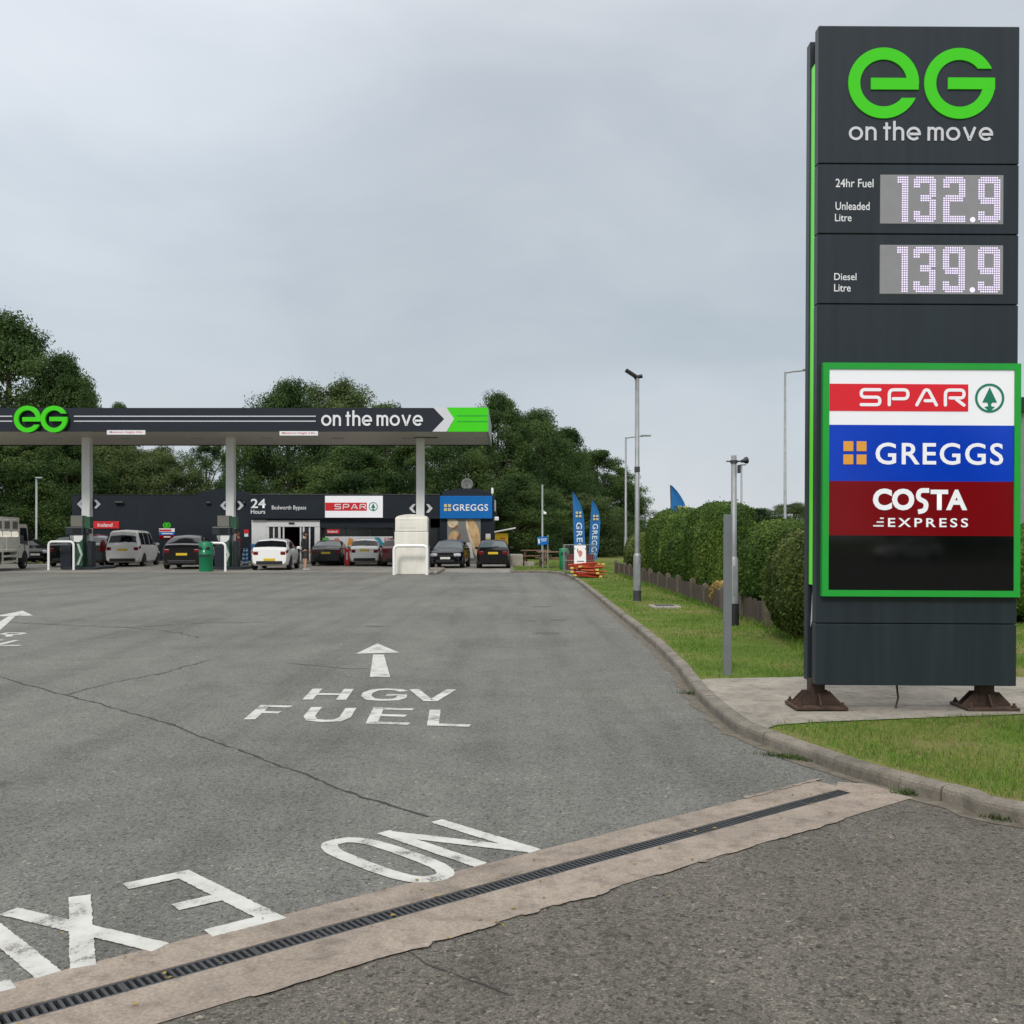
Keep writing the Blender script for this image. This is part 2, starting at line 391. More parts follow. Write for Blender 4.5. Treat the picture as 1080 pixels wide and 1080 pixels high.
def thing(name, label, cat, loc=(0, 0, 0), rz=0.0, group=None):
    o = bpy.data.objects.new(name, None); o.empty_display_size = .2; COL.objects.link(o)
    o.location = loc; o.rotation_euler = (0, 0, rz)
    return tag(o, label, cat, group)
def child(me, name, parent, loc=(0, 0, 0), rot=(0, 0, 0)):
    o = bpy.data.objects.new(name, me); COL.objects.link(o); o.parent = parent; o.location = loc; o.rotation_euler = rot; return o
def copy_tree(o, parent=None):
    c = o.copy(); COL.objects.link(c)
    if parent is not None: c.parent = parent
    for ch in [x for x in bpy.data.objects if x.parent == o]: copy_tree(ch, c)
    return c
def upright(x, y, z): # maps local (x, y, z) to a vertical face looking at -Y: local x -> X, local y -> Z, local z -> -Y
    return Matrix(((1,0,0,x),(0,0,-1,y),(0,1,0,z),(0,0,0,1)))
def flat(x, y, z): return Matrix.Translation((x, y, z))
I4 = Matrix.Identity(4)

# ------------------------------------------------------------------ lettering
def font_mesh(body, offset=0.0, ext=.004, spacing=1.0):
    cu = bpy.data.curves.new('lettering', 'FONT'); cu.body = body; cu.size = 1; cu.extrude = 0; cu.offset = offset; cu.space_character = spacing
    cu.fill_mode = 'FRONT'; cu.resolution_u = 4
    o = bpy.data.objects.new('lettering', cu); COL.objects.link(o)
    bpy.context.view_layer.update()
    me = bpy.data.meshes.new_from_object(o.evaluated_get(bpy.context.evaluated_depsgraph_get()))
    bpy.data.objects.remove(o); bpy.data.curves.remove(cu)
    return me
def lettering(body, x0, x1, z0, z1, y, mat, parent, offset=0.0, name='lettering', spacing=1.0, M4=None):
    me = font_mesh(body, offset, spacing=spacing)
    xs = [v.co.x for v in me.vertices]; ys = [v.co.y for v in me.vertices]
    sx = (x1-x0)/(max(xs)-min(xs)); sy = (z1-z0)/(max(ys)-min(ys))
    for v in me.vertices:
        px, py = x0 + (v.co.x-min(xs))*sx, z0 + (v.co.y-min(ys))*sy
        v.co = (px, y, py) if M4 is None else M4 @ Vector((px, py, 0))
    me.materials.clear(); me.materials.append(M[mat]); me.update()
    o = bpy.data.objects.new(name, me); COL.objects.link(o); o.parent = parent
    return o
def arc(cx, cy, rx, ry, a0, a1, n=24):
    return [(cx + rx*math.cos(R(a0+(a1-a0)*i/n)), cy + ry*math.sin(R(a0+(a1-a0)*i/n))) for i in range(n+1)]
def ring_band(mb, cx, cz, ro, ri, o0, i0, o1, i1, t, T, n=56):
    A = []
    for q in range(n+1):
        a, b = R(o0+(o1-o0)*q/n), R(i0+(i1-i0)*q/n)
        A.append(((cx+ro*math.cos(a), cz+ro*math.sin(a)), (cx+ri*math.cos(b), cz+ri*math.sin(b))))
    vs = [T @ Vector((p[0], p[1], z)) for z in (0, t) for pr in A for p in pr]; m = 2*(n+1); fs = []
    for q in range(n):
        i, j = 2*q, 2*q+2
        fs += [(m+i, m+j, m+j+1, m+i+1), (i, i+1, j+1, j), (i, j, m+j, m+i), (i+1, m+i+1, m+j+1, j+1)]
    fs += [(0, m, m+1, 1), (2*n, 2*n+1, m+2*n+1, m+2*n)]
    mb.add(vs, fs)
def eg_logo(mb, x0, x1, z0, z1, y, t):
    # the two ring letters; box x0..x1 by z0..z1
    W = (x1-x0); r = (z1-z0)/2; wd = r*.335; cz = (z0+z1)/2; T = upright(0, y, 0)
    rm = r - wd/2
    for k, cx in enumerate((x0+r, x1-r)):
        if k == 0:
            ring_band(mb, cx, cz, r, r-wd, -1, -1, 360-math.degrees(math.asin(.42)), 360-math.degrees(math.asin(.42*r/(r-wd))), t, T)
            mb.strip([(cx-r*.36, cz-r*.02), (cx+r*.99, cz-r*.02)], wd*.97, t-.0006 if t < 0 else t+.0006, T)
        else:
            ring_band(mb, cx, cz, r, r-wd, math.degrees(math.asin(.42)), math.degrees(math.asin(.42*r/(r-wd))), 361, 361, t, T)
            mb.strip([(cx-r*.33, cz+r*.0), (cx+r*1.0, cz+r*.0)], wd*.97, t+.0006, T)
    return mb
def move_word(mb, x0, x1, z0, xh, y, t):   # 'on the move' in round geometric strokes; xh = x-height
    T = upright(0, y, 0); w_ = xh*.185; r = (xh-w_)/2; x = 0; items = []
    def O(x): return [('c', arc(x+xh/2, xh/2, r, r, 0, 360, 28)[:-1])], xh
    def n_(x, hgt=xh):
        wn = xh*.78; rr = (wn-w_)/2
        return [('o', [(x+w_/2, 0), (x+w_/2, hgt)]), ('o', arc(x+wn/2, xh-w_/2-rr, rr, rr, 180, 0, 14) + [(x+wn-w_/2, 0)])], wn
    def e_(x): return [('o', [(x+w_*.7, xh*.47)] + arc(x+xh/2, xh/2, r, r, -3, 318, 30))], xh
    def t_(x): return [('o', [(x+xh*.24, 0), (x+xh*.24, xh*1.30)]), ('o', [(x, xh-w_/2), (x+xh*.52, xh-w_/2)])], xh*.52
    def m_(x):
        wn = xh*.66; rr = (wn-w_)/2; st = wn - w_
        return [('o', [(x+w_/2, 0), (x+w_/2, xh)])] + [('o', arc(x+wn/2+k*st, xh-w_/2-rr, rr, rr, 180, 0, 14) + [(x+wn-w_/2+k*st, 0)]) for k in (0, 1)], wn+st
    def v_(x): return [('o', [(x+w_*.5, xh), (x+xh*.455, w_*.5), (x+xh*.505, w_*.5), (x+xh*.96-w_*.5, xh)])], xh*.96
    gap = xh*.17; sp = xh*.30
    for ch in 'on the move':
        if ch == ' ': x += sp; continue
        st, adv = {'o': O, 'n': n_, 't': t_, 'h': lambda q: n_(q, xh*1.42), 'e': e_, 'm': m_, 'v': v_}[ch](x)
        items += st; x += adv + gap
    tot = x - gap; s = (x1-x0)/tot; i = 0
    for k, pts in items:
        i += 1
        mb.strip([(x0 + p[0]*s, z0 + p[1]) for p in pts], w_, t + .0004*(i % 3), T, closed=(k == 'c'))
    return mb
def roundpath(pts, r, n=5):
    out = [Vector(pts[0])]
    for a, b, c in zip(pts, pts[1:], pts[2:]):
        a, b, c = Vector(a), Vector(b), Vector(c); d1 = (a-b); d2 = (c-b); k = min(r, d1.length*.49, d2.length*.49)
        p, q = b + d1.normalized()*k, b + d2.normalized()*k
        for i in range(n+1):
            t = i/n; out.append(p*(1-t)**2 + b*2*t*(1-t) + q*t*t)
    out.append(Vector(pts[-1])); return [(p.x, p.y) for p in out]
def spar_word(mb, x0, x1, z0, z1, y, t):
    T = upright(0, y, 0); h = z1-z0; W = x1-x0; w_ = h*.17; lw = W*.205; g = (W-4*lw)/3; a = w_/2
    i = 0
    for k, ch in enumerate('SPAR'):
        x = x0 + k*(lw+g); X0, X1, Y0, Y1, ym = x+a, x+lw-a, z0+a, z1-a, z0+h*.5
        if ch == 'S': ps = [[(X1, Y1), (X0, Y1), (X0, ym), (X1, ym), (X1, Y0), (X0, Y0)]]
        elif ch == 'P': ps = [[(X0, Y0), (X0, Y1), (X1, Y1), (X1, ym-h*.08), (X0+h*.22, ym-h*.08)]]
        elif ch == 'A': ps = [[(X0-a*.3, Y0), (x+lw*.42, Y1), (x+lw*.58, Y1), (X1+a*.3, Y0)], [(X0+lw*.36, z0+h*.32), (X1-lw*.20, z0+h*.32)]]
        else: ps = [[(X0, Y0), (X0, Y1), (X1, Y1), (X1, ym-h*.02), (X0+h*.26, ym-h*.02)], [(x+lw*.58, ym-h*.1), (X1, Y0)]]
        for p in ps:
            i += 1; mb.strip(roundpath(p, h*.26), w_, t+.0004*(i % 3), T, rc=True)
    return mb
def fir_badge(mbring, mbtree, cx, cz, r, y, t):
    T = upright(0, y, 0)
    mbring.strip(arc(cx, cz, r*.92, r*.92, 0, 360, 40)[:-1], r*.16, t, T, closed=True)
    pl = [(cx, cz+r*.74), (cx+r*.50, cz-r*.30), (cx+r*.18, cz-r*.30), (cx+r*.10, cz-r*.42), (cx+r*.12, cz-r*.56), (cx+r*.36, cz-r*.60), (cx+r*.10, cz-r*.84)]
    pl = pl + [(2*cx-p[0], p[1]) for p in pl[1:]][::-1]
    mbtree.prism(pl[::-1], t, T)
def four_square(mb, cx, cz, s, y, t, gap=.14, mat=None, parent=None):
    for sx in (-1, 1):
        for sz in (-1, 1):
            h = s*(.5-gap/2)
            a, b = sorted((cx + sx*s*gap/2, cx + sx*s/2)); c, d = sorted((cz + sz*s*gap/2, cz + sz*s/2))
            MB().rbox(a, b, y-t, y, c, d, h*.16, 1).build('logo_square', mat, parent)
UP = {  # stroke capitals in a unit box
 'H': [[(0,0),(0,1)],[(1,0),(1,1)],[(0,.5),(1,.5)]], 'F': [[(0,0),(0,1),(1,1)],[(0,.53),(.8,.53)]], 'E': [[(1,1),(0,1),(0,0),(1,0)],[(0,.52),(.85,.52)]],
 'U': [[(0,1),(0,.3),(.15,.06),(.5,0),(.85,.06),(1,.3),(1,1)]], 'L': [[(0,1),(0,0),(1,0)]], 'V': [[(0,1),(.43,0),(.57,0),(1,1)]],
 'G': [[(1,.80),(.82,.96),(.5,1),(.18,.93),(0,.65),(0,.35),(.18,.07),(.5,0),(.85,.04),(1,.2),(1,.46),(.55,.46)]],
 'N': [[(0,0),(0,1)],[(1,0),(1,1)],[(0,.96),(1,.04)]], 'X': [[(0,1),(1,0)],[(0,0),(1,1)]], 'I': [[(.5,0),(.5,1)]], 'T': [[(0,1),(1,1)],[(.5,.96),(.5,0)]],
 'C': [[(1,.8),(.8,.97),(.5,1),(.15,.93),(0,.65),(0,.35),(.15,.07),(.5,0),(.8,.03),(1,.2)]], 'A': [[(0,0),(.43,1),(.57,1),(1,0)],[(.2,.33),(.8,.33)]],
 'R': [[(0,0),(0,1),(.75,1),(1,.88),(1,.64),(.75,.52),(0,.52)],[(.55,.52),(1,0)]]}
def o_path(n=64):
    out = []
    for i in range(n):
        a = 2*math.pi*i/n; c, s = math.cos(a), math.sin(a)
        out.append((.5 + .5*math.copysign(abs(c)**.75, c), .5 + .5*math.copysign(abs(s)**.62, s)))
    return out
# ------------------------------------------------------------------ the setting: ground, tarmac, kerb, verge
def sheet(name, pts, z, mat, label=None):
    o = MB().add([(p[0], p[1], z) for p in pts], [tuple(range(len(pts)))]).build(name, mat); tag(o, kind='structure'); return o
VZ = .095                                             # verge and slab level (kerb top)
sheet('ground', [(-900, -400), (900, -400), (900, 1500), (-900, 1500)], -.06, 'turf')

# kerb line (foot of the kerb face), from far to near
kp = [(552, 604), (575, 604.2), (594, 606.5), (604, 611), (614, 618), (640, 640), (665, 661), (690, 683), (712, 706), (735, 736.5), (767, 766), (790, 779), (834, 796.5), (870, 809.5), (900, 820), (953, 835.5), (1010, 850.5), (1080, 870)]
kl = [G(*p).to_2d() for p in kp] + [Vector((4.6, 4.1)), Vector((6.5, 2.2)), Vector((10, -1.5)), Vector((14, -6))]
def resample(pts, step):
    # Catmull-Rom through the points, then even spacing
    ps = [pts[0]*2-pts[1]] + list(pts) + [pts[-1]*2-pts[-2]]; dense = []
    for i in range(1, len(ps)-2):
        p0, p1, p2, p3 = ps[i-1:i+3]
        for k in range(20):
            t = k/20
            dense.append(.5*((2*p1) + (p2-p0)*t + (2*p0-5*p1+4*p2-p3)*t*t + (3*p1-p0-3*p2+p3)*t**3))
    dense.append(ps[-2]); out = [dense[0]]; acc = 0
    for a, b in zip(dense, dense[1:]):
        d = (b-a).length
        while acc + d >= step and d > 1e-9:
            a = a + (b-a)*((step-acc)/d); d = (b-a).length; out.append(a.copy()); acc = 0
        acc += d
    return out
KL = resample(kl, .152)
def side(pts, i):
    d = (pts[min(i+1, len(pts)-1)] - pts[max(i-1, 0)]).normalized(); return Vector((-d.y, d.x))   # left of travel = towards the verge (far to near)
kb = MB(); nk = len(KL)
for s in range(0, nk-1, 6):                          # kerb stones about 0.9 m long with open joints
    idx = list(range(s, min(s+6, nk-1)+1)); ring = []
    jz = random.uniform(-.005, .005); jo = random.uniform(-.005, .005)
    for q, i in enumerate(idx):
        nrm = side(KL, i); p = KL[i] + nrm*jo
        if len(idx) > 2:
            tdir = Vector((nrm.y, -nrm.x))
            if q == 0: p = p + tdir*.006
            if q == len(idx)-1: p = p - tdir*.006
        prof = [(0, -.05), (.0, .062+jz), (.006, .082+jz), (.022, .096+jz), (.114, .100+jz), (.121, .095+jz), (.121, -.05)]
        ring.append([(p.x + nrm.x*a, p.y + nrm.y*a, z) for a, z in prof])
    m_ = len(prof); vs = [v for r_ in ring for v in r_]
    fs = [(i*m_+k, i*m_+k+1, (i+1)*m_+k+1, (i+1)*m_+k) for i in range(len(ring)-1) for k in range(m_-1)]
    fs += [tuple(range(m_))[::-1], tuple((len(ring)-1)*m_+k for k in range(m_))]
    kb.add(vs, fs)
tag(kb.build('kerb', 'kerb_concrete'), kind='structure')

# drain line across the entrance
D0, D1 = G(0, 1076.5).to_2d(), G(893, 834.5).to_2d(); DD = (D1-D0).normalized(); DN = Vector((-DD.y, DD.x))
def dp(s, t): return D0 + DD*s + DN*t
DLEN = (D1-D0).length; SA, SB = -1.6, DLEN-.02; HW = .052
UPW, LOW = .292, .37
# forecourt and access road meet under the drain band
idx_end = min(range(nk), key=lambda i: (KL[i]-dp(DLEN+.3, 0)).length)
sheet('forecourt', [(-70, 44.4), (6, 44.3), (6, 10), tuple(dp(DLEN+3, .05)), tuple(dp(0, .09)), tuple(dp(-30, .09)), (-70, -20)], 0.0, 'forecourt')
sheet('access_road', [tuple(dp(-30, -.09)), tuple(dp(0, -.09)), tuple(dp(DLEN+3, -.05)), (14, 5), (60, -7), (60, -90), (-70, -90)][::-1], 0.0, 'road')
# concrete either side of the grating, ragged where the tarmac was cut back
def ragged(s0, s1, t, amp, step=.045):
    out = []; s = s0; ph = random.random()*9
    while s < s1:
        j = amp*(.5*math.sin(s*3.1+ph) + .5*math.sin(s*9.7+ph*2)) + random.uniform(-amp, amp)*.7
        out.append(dp(s, t + j)); s += step
    out.append(dp(s1, t)); return out
def band(ta, tb, amp, s1):
    inner = [dp(SA, ta), dp(s1, ta)]; outer = ragged(SA, s1, tb, amp); n = len(outer)
    inn = [dp(SA + (s1-SA)*i/(n-1), ta) for i in range(n)]; mb = MB()
    vs = [(p.x, p.y, .004) for p in inn + outer] + [(p.x, p.y, -.09) for p in inn]
    up = tb > ta
    fs = [((i, i+1, n+i+1, n+i) if not up else (i+1, i, n+i, n+i+1)) for i in range(n-1)] + [(2*n+i, 2*n+i+1, i+1, i) for i in range(n-1)]
    return mb.add(vs, fs)
b1 = band(HW, HW+UPW-.07, .0022, DLEN+.06); b2 = band(-HW, -HW-LOW+.07, .0022, DLEN+.17)
o_ = len(b1.v); b1.v += b2.v; b1.f += [tuple(i+o_ for i in f) for f in b2.f]; b1.sm += b2.sm
b1.add([(*dp(DLEN-.03, -HW-.01), .0036), (*dp(DLEN+.22, -HW-.16), .0036), (*dp(DLEN+.26, .02), .0036), (*dp(DLEN+.16, HW+.12), .0036), (*dp(DLEN-.02, HW+.01), .0036)], [(0, 1, 2, 3, 4)])
tag(b1.build('drain_surround', 'drain_concrete'), kind='structure')
# mortar remains at the cut edges
mt = MB()
for k in range(46):
    s = random.uniform(0.2, DLEN+.2); side_ = 1 if s > DLEN*.86 else -1; t = (HW+UPW-.07+.008) if side_ > 0 else -(HW+LOW-.07+.008)
    ln = random.uniform(.05, .26); wd = random.uniform(.008, .032)
    pts = [dp(s+ln*(.5+.5*math.cos(a)), t + side_*(wd*math.sin(a)*random.uniform(.6, 1.2))) for a in [2*math.pi*i/12 for i in range(12)]]
    mt.add([(p.x, p.y, .0075 + .0002*k/46) for p in pts], [tuple(range(12))])
tag(mt.build('mortar_remains', 'drain_concrete'), kind='structure')

dr = thing('drain_channel', 'narrow black metal drainage grating let into the concrete strip across the entrance', 'drain', (D0.x, D0.y, 0), math.atan2(DD.y, DD.x))
MB().box(SA, SB+.02, -HW+.001, HW-.001, -.088, -.075).build('channel', 'seam_black', dr)
gs = .5; g = MB()
g.box(.003, gs-.003, -HW+.003, -HW+.014, -.03, .002).box(.003, gs-.003, HW-.014, HW-.003, -.03, .002)
nb = 17
for i in range(nb+1):
    x = .006 + (gs-.012)*i/nb
    g.box(x-.0062, x+.0062, -HW+.0145, HW-.0145, -.03, .001)
gm = g.mesh('grate', 'galv_dark'); s = SA
while s < SB-.2:
    child(gm, 'grate', dr, (s, 0, 0)); s += gs

# painted road letters
def word(name, letters, mat='road_paint', z=.004):
    mb = MB(); k = 0
    for ch, org, ux, vy, wd, hh, st in letters:    # origin, unit text axis, unit up axis, width, height, stroke
        paths = [o_path()] if ch == 'O' else UP[ch]
        for p in paths:
            q = []
            for a, b in p:
                aa = st/2 + a*(wd-st) if wd > st else wd/2; bb = st/2 + b*(hh-st)
                if ch in 'NXTVAR' and len(p) <= 3 and False: bb = b*hh
                q.append((org + ux*aa + vy*bb).to_tuple())
            k += 1
            if ch != 'O':                 # rough edges: short steps with a little jitter
                q2 = [q[0]]
                for j_, (a_, b_) in enumerate(zip(q, q[1:])):
                    L_ = math.hypot(b_[0]-a_[0], b_[1]-a_[1]); t0 = 0 if j_ == 0 else st*.75/L_; t1 = 1 if j_ == len(q)-2 else 1-st*.75/L_
                    m_ = max(1, int(L_*(t1-t0)/.016)) if t1-t0 > .3 else 0
                    q2 += [(a_[0]+(b_[0]-a_[0])*t, a_[1]+(b_[1]-a_[1])*t) for t in [t0+(t1-t0)*i/m_ for i in range(m_+1)] if 0 < t < 1] if m_ else []
                    q2.append(b_)
                q = q2
            mb.strip(q, st, .0006 + .0005*(k % 3), flat(0, 0, z), closed=(ch == 'O'), jit=.0028)
    o = mb.build(name, mat); tag(o, kind='structure'); return o
uu, vv = -DD, Vector((DD.y, -DD.x)); og = G(574, 901.5).to_2d() - vv*.875
vsk = (vv + uu*-.10).normalized()
word('road_marking', [('N', og+uu*.045, uu, vsk, .43, .86, .085), ('O', og+uu*.535, uu, vsk, .34, .88, .085), ('E', og+uu*1.485, uu, vsk, .36, .86, .09),
     ('X', og+uu*1.955, uu, vsk, .38, .88, .09), ('I', og+uu*2.36, uu, vsk, .09, .87, .09), ('T', og+uu*2.48, uu, vsk, .40, .87, .09)])
bx = Vector((1, -.045)).normalized(); by = Vector((-.05, 1)).normalized(); fx = Vector((1, -.15)).normalized()
word('road_marking', [('H', Vector((-2.04, 9.93)), bx, by, .43, .80, .10), ('G', Vector((-1.49, 9.91)), bx, by, .46, .80, .10), ('V', Vector((-1.03, 9.89)), bx, by, .49, .80, .10),
     ('F', Vector((-2.33, 8.86)), fx, by, .36, .80, .10), ('U', Vector((-1.83, 8.80)), fx, by, .43, .79, .10), ('E', Vector((-1.245, 8.70)), fx, by, .43, .82, .10), ('L', Vector((-.715, 8.61)), fx, by, .42, .83, .10)])
word('road_marking', [('C', Vector((-9.45, 16.2)), bx, by, .43, .75, .10), ('A', Vector((-8.9, 16.2)), bx, by, .43, .75, .10), ('R', Vector((-8.30, 16.15)), bx, by, .40, .72, .10),
     ('F', Vector((-9.2, 14.98)), bx, by, .36, .80, .10), ('U', Vector((-8.70, 14.95)), bx, by, .43, .79, .10), ('E', Vector((-8.13, 14.92)), bx, by, .43, .82, .10), ('L', Vector((-7.57, 14.86)), bx, by, .48, .83, .10)])
ar = MB(); Z = .0045
ar.add([G(390, 714, Z), G(411.5, 714, Z), G(405, 690.5, Z), G(393.5, 690.2, Z)], [(0, 1, 2, 3)])
ar.add([G(375.5, 689.3, Z+.0006), G(421, 688.2, Z+.0006), G(398, 678.5, Z+.0006)], [(0, 1, 2)])
ar.add([G(-28, 672, Z), G(-8, 672, Z), G(16, 650, Z), G(9, 650, Z)], [(0, 1, 2, 3)])
ar.add([G(-8, 650.3, Z+.0006), G(35, 649.2, Z+.0006), G(24, 644, Z+.0006)], [(0, 1, 2)])
tag(ar.build('road_marking', 'road_paint'), kind='structure')

# tar seam and cracks in the forecourt
def crack(pts, wid, z, jag):
    pts = [G(*p).to_2d() for p in pts]; pts = resample(pts, .07 if pts[0].y < 25 else .2); n = len(pts); mb = MB(); vs = []; drift = 0
    for i, p in enumerate(pts):
        q = side(pts, i); drift = drift*.8 + random.gauss(0, jag); w0 = wid*max(.12, random.gauss(.8, .35))
        vs += [(p.x+q.x*(drift-w0), p.y+q.y*(drift-w0), z), (p.x+q.x*(drift+w0), p.y+q.y*(drift+w0), z)]
    mb.add(vs, [(2*i, 2*i+1, 2*i+3, 2*i+2) for i in range(n-1)])
    for i in range(n-1):                       # broken edges and short side cracks
        if random.random() < .55:
            p = pts[i]; q = side(pts, i); d_ = Vector((q.y, -q.x)); s_ = random.choice((-1, 1)); o0 = s_*wid*random.uniform(.6, 1.6); l_ = random.uniform(.02, .09)*(1 if p.y < 25 else 3); h_ = wid*random.uniform(.10, .35)
            a = p + q*o0 + d_*random.uniform(-.03, .03); b = a + d_*l_ + q*random.gauss(0, wid*.5)
            mb.add([(a.x-q.x*h_, a.y-q.y*h_, z+.0003), (a.x+q.x*h_, a.y+q.y*h_, z+.0003), (b.x, b.y, z+.0003)], [(0, 1, 2)])
    o = mb.build('tarmac_crack', 'tar'); tag(o, kind='structure')
crack([(-40, 703), (60, 731), (120, 746.5), (180, 765), (250, 791), (310, 813), (380, 839), (452, 862)], .010, .0026, .009)
crack([(70, 733), (120, 720), (170, 710), (225, 695)], .011, .0022, .012)
crack([(10, 656), (80, 660), (140, 661), (200, 658), (280, 656)], .02, .0024, .03)
crack([(120, 661), (170, 665), (215, 673)], .012, .0021, .03)
crack([(300, 699), (360, 705), (390, 705.5)], .012, .002, .015)
crack([(430, 1003), (470, 1025), (540, 1052)], .004, .0026, .008)
# sunk patches and covers
pm = MB()
for px, py, wx, wy in ((572, 640, .55, .25), (588, 654, .35, .3), (576, 668, .45, .3), (560, 655, .3, .25), (392, 660.5, .25, .2), (402, 661, .2, .2)):
    c = G(px, py); pts = [(c.x + .62*wx*math.cos(a)*random.uniform(.45, 1), c.y + .8*wy*math.sin(a)*random.uniform(.45, 1), .0021) for a in [2*math.pi*i/22 for i in range(22)]]
    pm.add(pts, [tuple(range(22))])
tag(pm.build('tarmac_patch', 'tar_worn'), kind='structure')

# paler paving under the canopy and by the shop, footway in front of the shop
sheet('forecourt_apron', [(-70, 58.6), (-70, 44.3), (-.02, 44.3), (-.02, 58.6)], -.001, 'pale_concrete')
tag(MB().box(-26, .4, 44.15, 44.3, -.02, .0035).build('apron_edge', 'tar'), kind='structure')
tag(MB().box(-26.5, -.2, 58.2, 60.6, -.05, .12).build('footway', 'slab_concrete'), kind='structure')
tag(MB().box(-.06, .06, 44.501, 60, -.05, .099).box(-.06, .56, 44.36, 44.5, -.05, .0985).build('kerb', 'kerb_concrete'), kind='structure')
tag(MB().box(-.1, .55, 51.6, 55.0, -.05, .62).build('retaining_wall', 'brick_pale'), label='low pale block wall beside the black hatchback', cat='wall')
tag(MB().rbox(.62, 1.12, 51.0, 51.6, .0, .30, .04).build('concrete_block', 'slab_concrete'), label='small white concrete block on the grass edge by the low wall', cat='block')

# verge sheet: everything on the far side of the kerb
vl = [(p.x + side(KL, i).x*.12, p.y + side(KL, i).y*.12) for i, p in enumerate(KL)]
sheet('verge', vl + [(80, -6), (80, 140), (-.05, 140), (-.05, 44.5)], VZ-.012, 'turf')
# concrete slab under the totem
sl = [G(745, 715.5, VZ), G(848, 713.5, VZ), G(1090, 714, VZ), G(1250, 714, VZ), G(1250, 748, VZ), G(1080, 752.5, VZ), G(960, 757, VZ), G(860, 761, VZ), G(820, 764, VZ)]
kin = [Vector(p) for p in vl]; i0 = min(range(len(kin)), key=lambda i: abs(kin[i].y-10.68)); i1 = min(range(len(kin)), key=lambda i: abs(kin[i].y-8.06))
edge = [(kin[i].x, kin[i].y) for i in range(min(i0, i1), max(i0, i1)+1)]
SLAB = [(p.x, p.y) for p in sl] + edge[::-1]
sheet('concrete_slab', SLAB, VZ-.003, 'slab_concrete')

# ------------------------------------------------------------------ grass blades
def inpoly(x, y, poly):
    r = np.zeros(len(x), bool); n = len(poly)
    for i in range(n):
        x0, y0 = poly[i]; x1, y1 = poly[(i+1) % n]
        c = ((y0 > y) != (y1 > y)) & (x < (x1-x0)*(y-y0)/(y1-y0+1e-12)+x0); r ^= c
    return r
def raw_mesh(name, V, F, mat, smooth=False):
    me = bpy.data.meshes.new(name); nv, nf, k = len(V), len(F), F.shape[1]
    me.vertices.add(nv); me.vertices.foreach_set('co', np.ascontiguousarray(V, dtype=np.float32).ravel())
    me.loops.add(nf*k); me.loops.foreach_set('vertex_index', np.ascontiguousarray(F, dtype=np.int32).ravel())
    me.polygons.add(nf); me.polygons.foreach_set('loop_start', np.arange(0, nf*k, k, dtype=np.int32)); me.polygons.foreach_set('loop_total', np.full(nf, k, dtype=np.int32))
    me.update(calc_edges=True); me.materials.append(M[mat]); return me
def blades(x, y, h, wd, z0, lean=.5):
    n = len(x); a = rng.uniform(0, 2*np.pi, n); b = rng.uniform(0, 2*np.pi, n); ln = rng.uniform(.1, lean, n)*h
    dx, dy = np.cos(a)*wd/2, np.sin(a)*wd/2; lx, ly = np.cos(b)*ln, np.sin(b)*ln
    zz = np.full(n, z0) if np.isscalar(z0) else z0
    V = np.stack([np.stack([x-dx, y-dy, zz], 1), np.stack([x+dx, y+dy, zz], 1), np.stack([x+dx*.7+lx*.4, y+dy*.7+ly*.4, zz+h*.6], 1), np.stack([x+lx, y+ly, zz+h], 1), np.stack([x-dx*.7+lx*.4, y-dy*.7+ly*.4, zz+h*.6], 1)], 1).reshape(-1, 3)
    b0 = np.arange(n)*5
    F1 = np.stack([b0, b0+1, b0+2, b0+4], 1); F2 = np.stack([b0+4, b0+2, b0+3, b0+3], 1)
    F3 = np.stack([b0+4, b0+2, b0+3], 1)
    return V, F1, F3
def blade_object(name, V, F1, F3, mat):
    me = bpy.data.meshes.new(name); nv = len(V); n1, n3 = len(F1), len(F3)
    me.vertices.add(nv); me.vertices.foreach_set('co', np.ascontiguousarray(V, dtype=np.float32).ravel())
    li = np.concatenate([F1.ravel(), F3.ravel()]).astype(np.int32); me.loops.add(len(li)); me.loops.foreach_set('vertex_index', li)
    me.polygons.add(n1+n3); me.polygons.foreach_set('loop_start', np.concatenate([np.arange(n1)*4, n1*4 + np.arange(n3)*3]).astype(np.int32))
    me.polygons.foreach_set('loop_total', np.concatenate([np.full(n1, 4), np.full(n3, 3)]).astype(np.int32))
    me.update(calc_edges=True); me.materials.append(M[mat])
    o = bpy.data.objects.new(name, me); COL.objects.link(o); return o
vp = [tuple(p) for p in vl] + [(80, -6), (80, 140), (-.05, 140), (-.05, 44.5)]
SLABP = [tuple(p) for p in SLAB]
def lumpy(x, y): return .5 + .5*np.sin(x*2.1+1.3*np.sin(y*.9)) * np.sin(y*1.7+1.1*np.sin(x*1.3))
KA = np.array([(p.x, p.y) for p in KL if p.y > 2]); SC = np.array([((p[0]+q[0])/2, (p[1]+q[1])/2) for p, q in zip(SLABP, SLABP[1:])] + SLABP)
PA = np.array([(2.35, 11.17), (2.9, 23.7), (3.75, 17.3)])
def thin(x, y):          # worn edges: fewer blades beside the kerb and round the posts, bare scuffs here and there
    d = np.full(len(x), 9.0)
    for i in range(0, len(KA)): d = np.minimum(d, np.hypot(x-KA[i, 0], y-KA[i, 1]))
    f = np.clip((d-.11)/.16, .18, 1)
    for px_, py_ in PA: f *= np.clip((np.hypot(x-px_, (y-py_)*.8)-.08)/.35, .12, 1)
    f *= np.clip((np.abs(y-10.9)+.05)/.35, .2, 1)          # scuffed strip behind the slab
    s = np.sin(x*5.1+2*np.sin(y*3.3)) * np.sin(y*4.3+1.7*np.sin(x*2.9))
    return f*np.where(s > .55, .35, 1)
X, Y, H_, W_ = [], [], [], []
